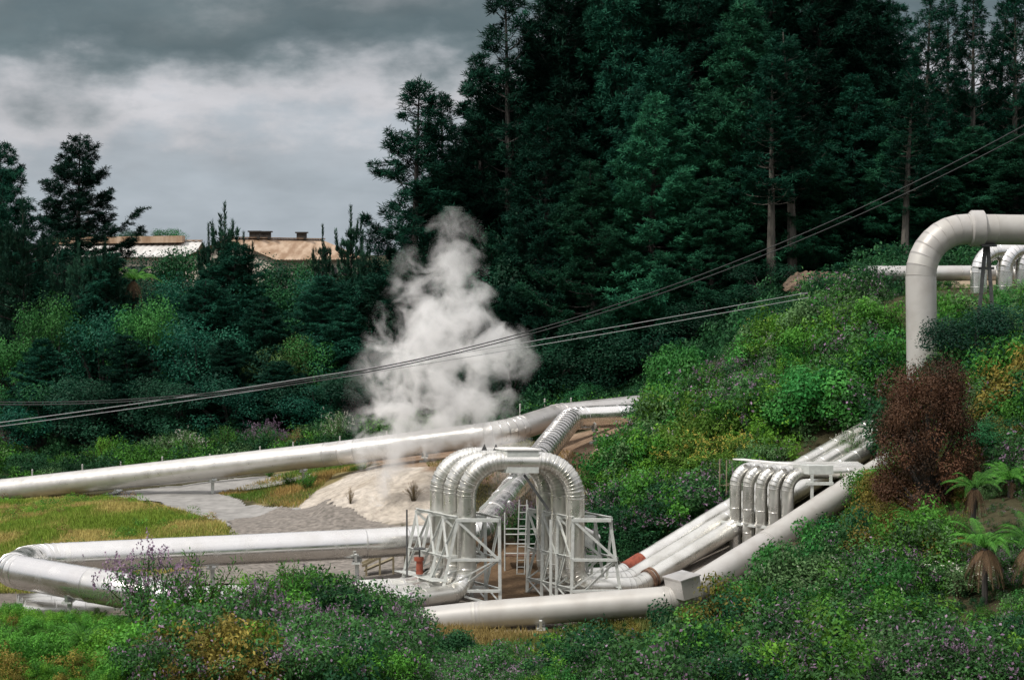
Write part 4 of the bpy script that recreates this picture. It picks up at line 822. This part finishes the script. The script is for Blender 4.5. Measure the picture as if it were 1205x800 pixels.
for px, py, k_, w, h, lb in ((362, 577, 'green', .7, .9, 'bright green tuft on the edge of the pale mound'), (340, 572, 'green', .5, .7, 'small green tuft left of the pale mound'), (318, 562, 'green', .35, .6, 'tiny green tuft beside the road fork'), (384, 553, 'green', .4, .6, 'tiny green tuft under the back pipeline support'), (412, 597, 'dry', .25, .8, 'thin dead stalk on the pale mound'), (487, 592, 'dry', .5, .9, 'dry plant on the mound behind the left legs')):
    put_shrub(k_, px, py, w, h, lb, group='tufts around the pale mound')
# tree ferns
def fproto(i, **k):
    T, Q, Cc, dq, dc = treefern(700 + i, **k); r = [('trunk', qmesh('fern_trunk', T, None, [BARK])), ('fronds', qmesh('fern_fronds', Q, Cc, [LEAF]))]
    if dq is not None: r.append(('dead_skirt', qmesh('fern_skirt', dq, dc, [LEAF])))
    return r
FGp = 'tree ferns'
F0, F1, F2 = fproto(0), fproto(1, h=1.9, R=1.6, skirt=26), fproto(2, h=.7, R=1.2, skirt=8, nf=20)
for m_, px, py, D, s, lb in ((F0, 1147, 574, 56, .85, 'bright tree fern with a hanging brown skirt on the right'), (F1, 1160, 645, 52, .92, 'broad tree fern with spread fronds below the brighter one'), (F1, 1215, 640, 51.5, .92, 'tree fern cut by the right edge'), (F2, 1080, 615, 58, .9, 'low dull tree fern under the red-brown bush'), (F2, 1050, 560, 63, .8, 'small tree fern with dead fronds left of the red-brown bush'), (F0, 157, 330, 119, 1.5, 'bright tree fern crown high in the left wood'), (F2, 97, 757, 50, .8, 'light green fern in the bottom left bank'), (F2, 1190, 565, 60, .9, 'green fern near the right edge above the tree ferns')):
    q0 = P(px, py, D); T_h = {id(F0): 1.6, id(F1): 1.9, id(F2): .7}[id(m_)]; g = np.array([q0[0], q0[1], q0[2] - T_h * s]); hz = float(H(g[0], g[1]))
    if hz < g[2] - .1:   # stretch the trunk down to the ground
        sz = (q0[2] - hz) / T_h; pl = plant('tree_fern', m_, (g[0], g[1], hz), s, px, lb, 'tree fern', FGp)
        for ch in pl.children:
            if ch.name.startswith('trunk'): ch.scale = (1, 1, sz / s)
            else: ch.location.z = (q0[2] - hz) / s - T_h
    else: plant('tree_fern', m_, g, s, px, lb, 'tree fern', FGp)

# undergrowth: masses of small plants
def pipe_clear(x, y, z, h):
    ok = np.ones(len(x), bool)
    for path, r in PIPES:
        for a, b in zip(path[:-1], path[1:]):
            d = b[:2] - a[:2]; l2 = d @ d
            if l2 < 1e-6: continue
            t = np.clip(((x - a[0]) * d[0] + (y - a[1]) * d[1]) / l2, 0, 1); cx, cy = a[0] + t * d[0], a[1] + t * d[1]; cz = a[2] + t * (b[2] - a[2])
            ok &= ~((np.hypot(x - cx, y - cy) < r + .28) & (z + h > cz - r) & (z < cz + r))
    return ok
def scatter(name, label, n, xr, yr, test, kinds, size, seed, cat, hs=1., quads=150, clear=True, leaf=.11, smul=None):
    rg = rs(seed); x = rg.uniform(*xr, n); y = rg.uniform(*yr, n); z = H(x, y); px, py, D = pix(x, y, z); ok = test(px, py, D, x, y)
    s = size * (.5 + .8 * rg.rand(n)) * (.12 + 1.85 * vnoise(x, y, 1.7, 8) ** 1.2) ; s = np.minimum(s, size * 1.35) * (smul(px, py, D) if smul else 1)
    if clear: ok &= pipe_clear(x, y, z, s * hs * 1.3)
    x, y, z, s, px, py = (v[ok] for v in (x, y, z, s, px, py)); lib = {}
    Q = []; Cc = []; f1 = vnoise(x, y, 2.6, 11) + .35 * (rg.rand(len(x)) - .5); f2 = vnoise(x, y, 1.9, 13) + .4 * (rg.rand(len(x)) - .5)
    for i in range(len(x)):
        k = kinds(f1[i], f2[i], px[i], py[i]); v = rg.randint(4); key = (k, v)
        if key not in lib:
            a = dict(SH[k]); a['n'] = int(quads * (1.6 if k in ('feather', 'dry') else 1)); a['stems'] = 9; a['leaf'] = leaf; a['h'] = 1.; a['w'] = .62
            if 'nf' in a: a['nf'] = max(4, quads // (12 if k == 'purple' else 30)); a['fl'] = .13
            if v >= 2: S, q, c = broad(40 + seed + 50 * v + 10 * list(SH).index(k), h=1.3, w=.95, n=int(quads * 2.4), leaf=leaf * .9, c1=a['c1'], c2=a['c2'], nl=9, trunkless=.0); fq = None
            if v >= 2 and k == 'purple': fm = (np.sin(q[:, 0, 0] * 9 + v) * np.sin(q[:, 0, 1] * 8) * np.sin(q[:, 0, 2] * 7 + k.__len__()) > .16) & (q[:, 0, 2] > .35) & (rg.rand(len(q)) < .42); c = np.where(fm[:, None], colvar(rg, len(q), a['flower'][0], a['flower'][1], .15), c)
            if v < 2: S, q, c, fq, fc = shrub(900 + seed * 7 + v + 10 * list(SH).index(k), **a)
            if fq is not None: q = np.concatenate([q, fq]); c = np.concatenate([c, fc])
            lib[key] = (q.astype(np.float32), c)
        q, c = lib[key]; th = rg.rand() * 6.28; cs, sn = math.cos(th) * s[i], math.sin(th) * s[i]
        R_ = np.array([[cs, -sn, 0], [sn, cs, 0], [0, 0, s[i] * hs * (.75 + .5 * rg.rand())]], np.float32); Q.append(q @ R_.T + np.array([x[i], y[i], z[i] - .04], np.float32)); Cc.append(c * (.65 + .7 * rg.rand()))
    o = obj(name, qmesh(name, np.concatenate(Q), np.concatenate(Cc), [LEAF])); meta(o, label, cat, None, 'stuff'); print(name, len(x), sum(len(q) for q in Q)); return o
hill = [(688, 600), (700, 548), (735, 505), (770, 470), (800, 440), (880, 400), (930, 360), (1000, 330), (1060, 325), (1260, 325), (1260, 850), (640, 850), (690, 745), (860, 640), (720, 690)]
hill2 = [(688, 680), (700, 592), (725, 556), (762, 520), (782, 470), (800, 440), (880, 395), (930, 352), (1000, 322), (1260, 322), (1260, 560), (1040, 530), (1010, 500), (860, 590), (745, 660), (720, 690)]
low = [(640, 860), (690, 752), (800, 730), (905, 668), (1010, 600), (1080, 520), (1260, 470), (1260, 860)]
def kh(f1, f2, px, py):
    if px > 1150 and 440 < py < 560 and f1 > .5: return 'gold'
    if 785 < px < 870 and 512 < py < 572 and f1 > .5 and f2 > .42: return 'yellow'
    if f1 > .68 and f2 > .5: return 'bright' if py < 600 else 'pale'
    if f2 > .56: return 'purple'
    if f1 < .34: return 'dark'
    if f2 < .33: return 'feather'
    if f1 > .60: return 'pale'
    return 'green'
scatter('slope_undergrowth', 'dense mixed undergrowth with purple flowers covering the right hand slope', 7600, (3, 32), (64, 96), lambda px, py, D, x, y: inpoly(px, py, hill2) & (D < 92), kh, 1.02, 1, 'undergrowth', quads=210, leaf=.13, smul=lambda px, py, D: np.where((px > 1040) & (D > 80), .38, 1.))
def kl(f1, f2, px, py):
    if 1000 < px < 1140 and 570 < py < 680: return 'gold' if f2 > .45 else 'green'
    if px < 870 and 740 < py < 790 and f2 > .6: return 'gold'
    if f2 > .54: return 'purple'
    if f1 > .66: return 'pale'
    if f1 < .28: return 'dark'
    if f2 < .36: return 'feather'
    return 'green' if f1 < .5 else 'bright' if (py > 735 and px < 850) or f2 < .42 else 'green'
scatter('lower_slope_undergrowth', 'green and purple flowering undergrowth on the slope below the front pipeline', 4800, (1, 20), (42, 68), lambda px, py, D, x, y: inpoly(px, py, low) & (px > 640), kl, .86, 2, 'undergrowth', quads=300, leaf=.12, smul=lambda px, py, D: np.where(D > np.interp(px, [640, 800, 900, 1012, 1030], [60.8, 60.5, 63.8, 68, 90]) - 6.5, .36, np.where((px > 1110) & (D > 47) & (D < 60), .55, 1.)))
def kb(f1, f2, px, py):
    if px < 160 and py > 730: return 'bright' if f1 > .58 else ('gold' if f2 > .68 else 'green')
    if px < 330 and py > 778 and f2 > .68: return 'gold'
    if f2 > .44 and px > 130: return 'purple'
    if f1 < .36: return 'dark'
    return 'bright' if (f1 > .62) else 'green'
scatter('near_bank_undergrowth', 'thick leafy undergrowth with purple flowers along the near bank', 4400, (-17, 2.5), (42, 59.5), lambda px, py, D, x, y: (px < 700) & (px > -40) & (D > 43) & (D < np.where(px < 480, 59.2, 57.6)), kb, .82, 3, 'undergrowth', quads=330, leaf=.12, smul=lambda px, py, D: np.where((px < 165), np.where(D > 52, .36, .6), np.where((px > 480), np.where(D > 50, .40, .62), 1.)))
scatter('verge_undergrowth', 'low scrub growing between the back pipeline and the wood', 4200, (-30, 8), (98.5, 109), lambda px, py, D, x, y: (px < 745), lambda f1, f2, px, py: 'dark' if f1 < .5 else ('pale' if f2 > .62 else 'green'), .75, 4, 'undergrowth', quads=90, leaf=.16)
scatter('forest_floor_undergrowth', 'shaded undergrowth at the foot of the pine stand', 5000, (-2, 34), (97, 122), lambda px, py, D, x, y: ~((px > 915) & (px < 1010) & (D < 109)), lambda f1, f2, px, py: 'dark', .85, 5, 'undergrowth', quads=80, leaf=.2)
# grass
def grass(name, label, n, xr, yr, test, c1, c2, h, seed, cf=None, w=.03):
    rg = rs(seed); x = rg.uniform(*xr, n); y = rg.uniform(*yr, n); z = H(x, y); px, py, D = pix(x, y, z); ok = test(px, py, D) & (vnoise(x, y, 1.1, 9) + .5 * rg.rand(n) > .35)
    x, y, z = x[ok], y[ok], z[ok]; ok2 = pipe_clear(x, y, z, .2); x, y, z = x[ok2], y[ok2], z[ok2]; n = len(x)
    pos = np.stack([x, y, z - .02], 1); d = rg.randn(n, 3) * .35; d[:, 2] = 1; hh = h * (.5 + rg.rand(n)) * (.6 + .8 * vnoise(x, y, 1.7, 21))
    t = np.clip((vnoise(x, y, 1.8, 15) - .42) * 3.0 + .3 * rg.randn(n), 0, 1)[:, None]; c = np.array(c1) * (1 - t) + np.array(c2) * t
    o = obj(name, qmesh(name, leaves(rg, pos, d, hh, w), np.clip(c * (1 + .2 * rg.randn(n, 1)), .01, 1), [LEAF])); meta(o, label, 'grass', None, 'stuff'); print(name, n)
fieldp = [(-60, 570), (110, 583), (190, 596), (262, 618), (282, 632), (250, 668), (-60, 720)]
grass('field_grass', 'yellow-green dry grass on the low rise at the left', 260000, (-27, -9), (68, 96), lambda px, py, D: inpoly(px, py, fieldp), (.16, .235, .035), (.38, .32, .11), .20, 31, w=.035)
scatter('field_weeds', 'low weeds and darker tufts dotted over the grassy rise', 1500, (-27, -9), (68, 96), lambda px, py, D, x, y: inpoly(px, py, fieldp) & (vnoise(x, y, 2., 41) > .42), lambda f1, f2, px, py: 'green' if f1 < .45 else ('yellow' if f1 < .6 else 'dry' if f2 < .45 else 'bright'), .36, 6, 'weeds', quads=60, leaf=.16, hs=.8)
grass('verge_grass', 'dry grass and weeds around the road fork and pale mound', 60000, (-15, -5), (78, 99), lambda px, py, D: inpoly(px, py, [(255, 582), (330, 562), (385, 545), (430, 540), (430, 552), (395, 557), (350, 598), (330, 598)]), (.10, .18, .03), (.36, .25, .09), .2, 32)
grass('dry_grass', 'straw coloured dry grass under the front pipeline', 26000, (-4, 6), (55, 61.5), lambda px, py, D: inpoly(px, py, [(500, 738), (800, 728), (800, 745), (650, 770), (520, 785)]), (.34, .26, .10), (.12, .17, .04), .26, 33)
grass('bank_grass', 'thin dry grass on the brown earth bank under the back pipelines', 30000, (-8, 8), (78, 97), lambda px, py, D: inpoly(px, py, [(500, 545), (620, 520), (700, 540), (740, 500), (760, 520), (705, 600), (560, 600)]), (.14, .15, .05), (.34, .24, .11), .16, 34)
# brown cut bank with roots at the crest
rg = rs(61); bq = []
e = G(955, 338); me_v = []
b = MB(); NX, NZ = 40, 12
for j in range(NZ + 1):
    for i in range(NX + 1):
        px = 922 + 74 * i / NX; q = P(px, 343 - 24 * (j / NZ) * math.sin(PI * (i + .6) / (NX + 1.2)) ** .35, 103 + 1.6 * (j / NZ) ** 2); q = q + rg.randn(3) * .035 + np.array([0, (vnoise(q[0], q[2], .9, 3) - .5) * .9, 0]); me_v.append(tuple(q))
fs = [(j * (NX + 1) + i, j * (NX + 1) + i + 1, (j + 1) * (NX + 1) + i + 1, (j + 1) * (NX + 1) + i) for j in range(NZ) for i in range(NX)]
k0 = len(me_v); me_v += [(v[0], v[1] + 3.5, v[2] - .5) for v in me_v[NZ * (NX + 1):]]
fs += [(NZ * (NX + 1) + i, NZ * (NX + 1) + i + 1, k0 + i + 1, k0 + i) for i in range(NX)]
me = bpy.data.meshes.new('earth_bank'); me.from_pydata(me_v, [], fs); me.materials.append(simple('bank_soil', (.05, .035, .025), (.17, .12, .08), 2.2, .95, 0, 1.)); o = obj('earth_bank', me); meta(o, 'brown cut earth bank at the foot of the pines', 'earth bank', None, 'structure')

# ------------------------------------------------------------------ steam
def steam(name, label, base, prof, ry, dens, ns, seed, size):
    """prof rows: z, centre x, radius, density"""
    zmax = prof[-1][0]; m, nt, o = mat(name); tc = N(nt, 'ShaderNodeTexCoord')
    wn = N(nt, 'ShaderNodeTexNoise'); wn.inputs['Scale'].default_value = .38; wn.inputs['Detail'].default_value = 3; L(nt, tc.outputs['Object'], wn.inputs['Vector'])
    off = N(nt, 'ShaderNodeVectorMath', operation='SUBTRACT'); L(nt, wn.outputs['Color'], off.inputs[0]); off.inputs[1].default_value = (.5, .5, .5)
    sc = N(nt, 'ShaderNodeVectorMath', operation='SCALE'); sc.inputs['Scale'].default_value = 1.5; L(nt, off.outputs[0], sc.inputs[0])
    ad = N(nt, 'ShaderNodeVectorMath', operation='ADD'); L(nt, tc.outputs['Object'], ad.inputs[0]); L(nt, sc.outputs[0], ad.inputs[1])
    sx = N(nt, 'ShaderNodeSeparateXYZ'); L(nt, ad.outputs[0], sx.inputs[0])
    so = N(nt, 'ShaderNodeSeparateXYZ'); L(nt, tc.outputs['Object'], so.inputs[0])
    wz = N(nt, 'ShaderNodeMapRange'); wz.inputs[1].default_value = 0; wz.inputs[2].default_value = zmax * .25; L(nt, so.outputs['Z'], wz.inputs[0])   # calm near the vent
    zr = math_(nt, 'DIVIDE', so.outputs['Z'], zmax, True)
    rp_ = ramp(nt, [(z / zmax, ((cx + 5) / 10, r / 5, d)) for z, cx, r, d in prof]); L(nt, zr, rp_.inputs[0])
    sp = N(nt, 'ShaderNodeSeparateColor'); L(nt, rp_.outputs[0], sp.inputs[0])
    cx = math_(nt, 'SUBTRACT', math_(nt, 'MULTIPLY', sp.outputs[0], 10.), 5.); r = math_(nt, 'MULTIPLY', sp.outputs[1], 5.)
    xm = N(nt, 'ShaderNodeMix'); xm.data_type = 'FLOAT'; L(nt, wz.outputs[0], xm.inputs[0]); L(nt, so.outputs['X'], xm.inputs[2]); L(nt, sx.outputs['X'], xm.inputs[3])
    dx = math_(nt, 'DIVIDE', math_(nt, 'SUBTRACT', xm.outputs[0], cx), r); ym = N(nt, 'ShaderNodeMix'); ym.data_type = 'FLOAT'; L(nt, wz.outputs[0], ym.inputs[0]); L(nt, so.outputs['Y'], ym.inputs[2]); L(nt, sx.outputs['Y'], ym.inputs[3])
    dy = math_(nt, 'DIVIDE', ym.outputs[0], math_(nt, 'MULTIPLY', r, ry))
    q = math_(nt, 'SQRT', math_(nt, 'ADD', math_(nt, 'MULTIPLY', dx, dx), math_(nt, 'MULTIPLY', dy, dy)))
    fn = N(nt, 'ShaderNodeTexNoise'); fn.inputs['Scale'].default_value = ns; fn.inputs['Detail'].default_value = 8; fn.inputs['Roughness'].default_value = .6; fn.inputs['Distortion'].default_value = .5; L(nt, ad.outputs[0], fn.inputs['Vector'])
    t = math_(nt, 'ADD', math_(nt, 'SUBTRACT', .98, q), math_(nt, 'MULTIPLY', math_(nt, 'SUBTRACT', fn.outputs['Fac'], .52), 8.5))
    t = math_(nt, 'MULTIPLY', t, .9, True); t = math_(nt, 'MULTIPLY', t, sp.outputs[2]); t = math_(nt, 'MULTIPLY', t, dens)
    edge = math_(nt, 'MULTIPLY', math_(nt, 'SUBTRACT', 1.25, q), 3, True); t = math_(nt, 'MULTIPLY', t, edge)
    v = N(nt, 'ShaderNodeVolumePrincipled'); v.inputs['Color'].default_value = (.995, .99, .99, 1); v.inputs['Anisotropy'].default_value = .0; L(nt, t, v.inputs['Density']); L(nt, v.outputs[0], o.inputs['Volume'])
    b = MB(); (x0, x1), (y0, y1), (z0, z1) = size; b.box(((x0 + x1) / 2, (y0 + y1) / 2, (z0 + z1) / 2), (x1 - x0, y1 - y0, z1 - z0)); ob = b.build(name, m); ob.location = [float(a) for a in base]
    meta(ob, label, 'steam', None, 'stuff'); return ob
base = P(447, 592, 80); mpx = 80 / F
prof = [(0, 0, .4, 1.), (1.0, .1, .65, 1.), (2.1, .9, 1.8, .62), (3.2, 2.0, 2.9, .5), (4.6, 2.3, 3.0, .45), (6, 2.8, 3.2, .45), (7.1, 2.95, 3.05, .40), (8.2, 2.4, 2.2, .36), (9.6, 2.6, 1.85, .28), (10.7, 2.6, 1.5, .25), (11.6, 2.9, 1.3, .22), (12.3, 3.1, .5, .1)]
steam('steam_plume', 'white steam plume billowing up from a vent beside the pale mound', base, prof, .8, 2.7, .85, 0, ((-2.6, 7.4), (-3.2, 3.2), (-.1, 12.4)))
base = P(600, 600, 79)
steam('steam_wisp', 'low drifting wisp of steam behind the big loop', base, [(0, .3, .9, .25), (1.2, .2, 1.4, .5), (2.2, -.2, 1.7, .8), (3.0, -.8, 1.5, .6), (3.6, -1.0, .3, .1)], .8, 1.6, .8, 3, ((-2.6, 2.2), (-1.6, 1.6), (0, 3.6)))

# ------------------------------------------------------------------ sky and light
SUN_EL, SUN_AZ = math.radians(52), math.radians(-125)   # azimuth from +Y, clockwise positive: left, a little behind the camera
w = bpy.data.worlds.new('World'); scene.world = w; w.use_nodes = True; nt = w.node_tree; nt.nodes.clear()
out = N(nt, 'ShaderNodeOutputWorld'); bg = N(nt, 'ShaderNodeBackground'); bg.inputs['Strength'].default_value = .1; L(nt, bg.outputs[0], out.inputs['Surface'])
sky = N(nt, 'ShaderNodeTexSky', sky_type='NISHITA', sun_disc=False, sun_elevation=SUN_EL, sun_rotation=SUN_AZ, air_density=1.0, dust_density=2.0)
tc = N(nt, 'ShaderNodeTexCoord'); sp = N(nt, 'ShaderNodeSeparateXYZ'); L(nt, tc.outputs['Generated'], sp.inputs[0])
mp = N(nt, 'ShaderNodeMapping'); mp.inputs['Scale'].default_value = (17, 17, 34); L(nt, tc.outputs['Generated'], mp.inputs[0])
n1 = N(nt, 'ShaderNodeTexNoise'); n1.inputs['Scale'].default_value = 1.; n1.inputs['Detail'].default_value = 7; n1.inputs['Roughness'].default_value = .55; L(nt, mp.outputs[0], n1.inputs['Vector'])
mp2 = N(nt, 'ShaderNodeMapping'); mp2.inputs['Scale'].default_value = (9, 9, 26); L(nt, tc.outputs['Generated'], mp2.inputs[0])
n2 = N(nt, 'ShaderNodeTexNoise'); n2.inputs['Scale'].default_value = 1.3; n2.inputs['Detail'].default_value = 5; L(nt, mp2.outputs[0], n2.inputs['Vector'])
# height of the cloud layers: elevation bent by noise and falling to the left
zz = math_(nt, 'ADD', sp.outputs['Z'], math_(nt, 'MULTIPLY', math_(nt, 'SUBTRACT', n1.outputs['Fac'], .5), .095))
zz = math_(nt, 'ADD', zz, math_(nt, 'MULTIPLY', sp.outputs['X'], -.05))
lay = ramp(nt, [(0, (3.6, 4.05, 4.45)), (.04, (3.4, 3.85, 4.25)), (.068, (3.4, 3.75, 4.1)), (.084, (4.7, 4.7, 4.9)), (.094, (3.4, 3.6, 3.8)), (.108, (1.5, 1.85, 2.0)), (.12, (.95, 1.3, 1.42)), (.135, (1.1, 1.42, 1.52)), (.16, (2.4, 2.6, 2.7)), (.25, (5.5, 5.5, 5.6)), (.6, (8.5, 8.4, 8.4)), (1., (9.5, 9.4, 9.4))])
L(nt, zz, lay.inputs[0])
br = ramp(nt, [(.3, (.78, .79, .8)), (.7, (1.22, 1.2, 1.2))]); L(nt, n2.outputs['Fac'], br.inputs[0])
cl = mixc(nt, lay.outputs[0], br.outputs[0], 1., 'MULTIPLY')
c = mixc(nt, sky.outputs[0], cl, .94); L(nt, c, bg.inputs['Color'])
sl = bpy.data.lights.new('sun', 'SUN'); sl.energy = 2.6; sl.angle = math.radians(5); sl.color = (1, .95, .88); so_ = bpy.data.objects.new('sun', sl); C.objects.link(so_)
sd = Vector((math.sin(SUN_AZ) * math.cos(SUN_EL), math.cos(SUN_AZ) * math.cos(SUN_EL), math.sin(SUN_EL))); so_.rotation_euler = sd.to_track_quat('Z', 'Y').to_euler(); so_.location = (0, 0, 60)
scene.view_settings.view_transform = 'Standard'; scene.view_settings.look = 'None'; scene.view_settings.exposure = .3; scene.view_settings.gamma = 1
cy = scene.cycles; cy.max_bounces = 5; cy.diffuse_bounces = 2; cy.glossy_bounces = 2; cy.transmission_bounces = 2; cy.transparent_max_bounces = 4; cy.volume_bounces = 6; cy.volume_step_rate = .3; cy.volume_max_steps = 256
cy.use_denoising = True; cy.use_adaptive_sampling = True; cy.adaptive_threshold = .02
print('objects', len(scene.objects))
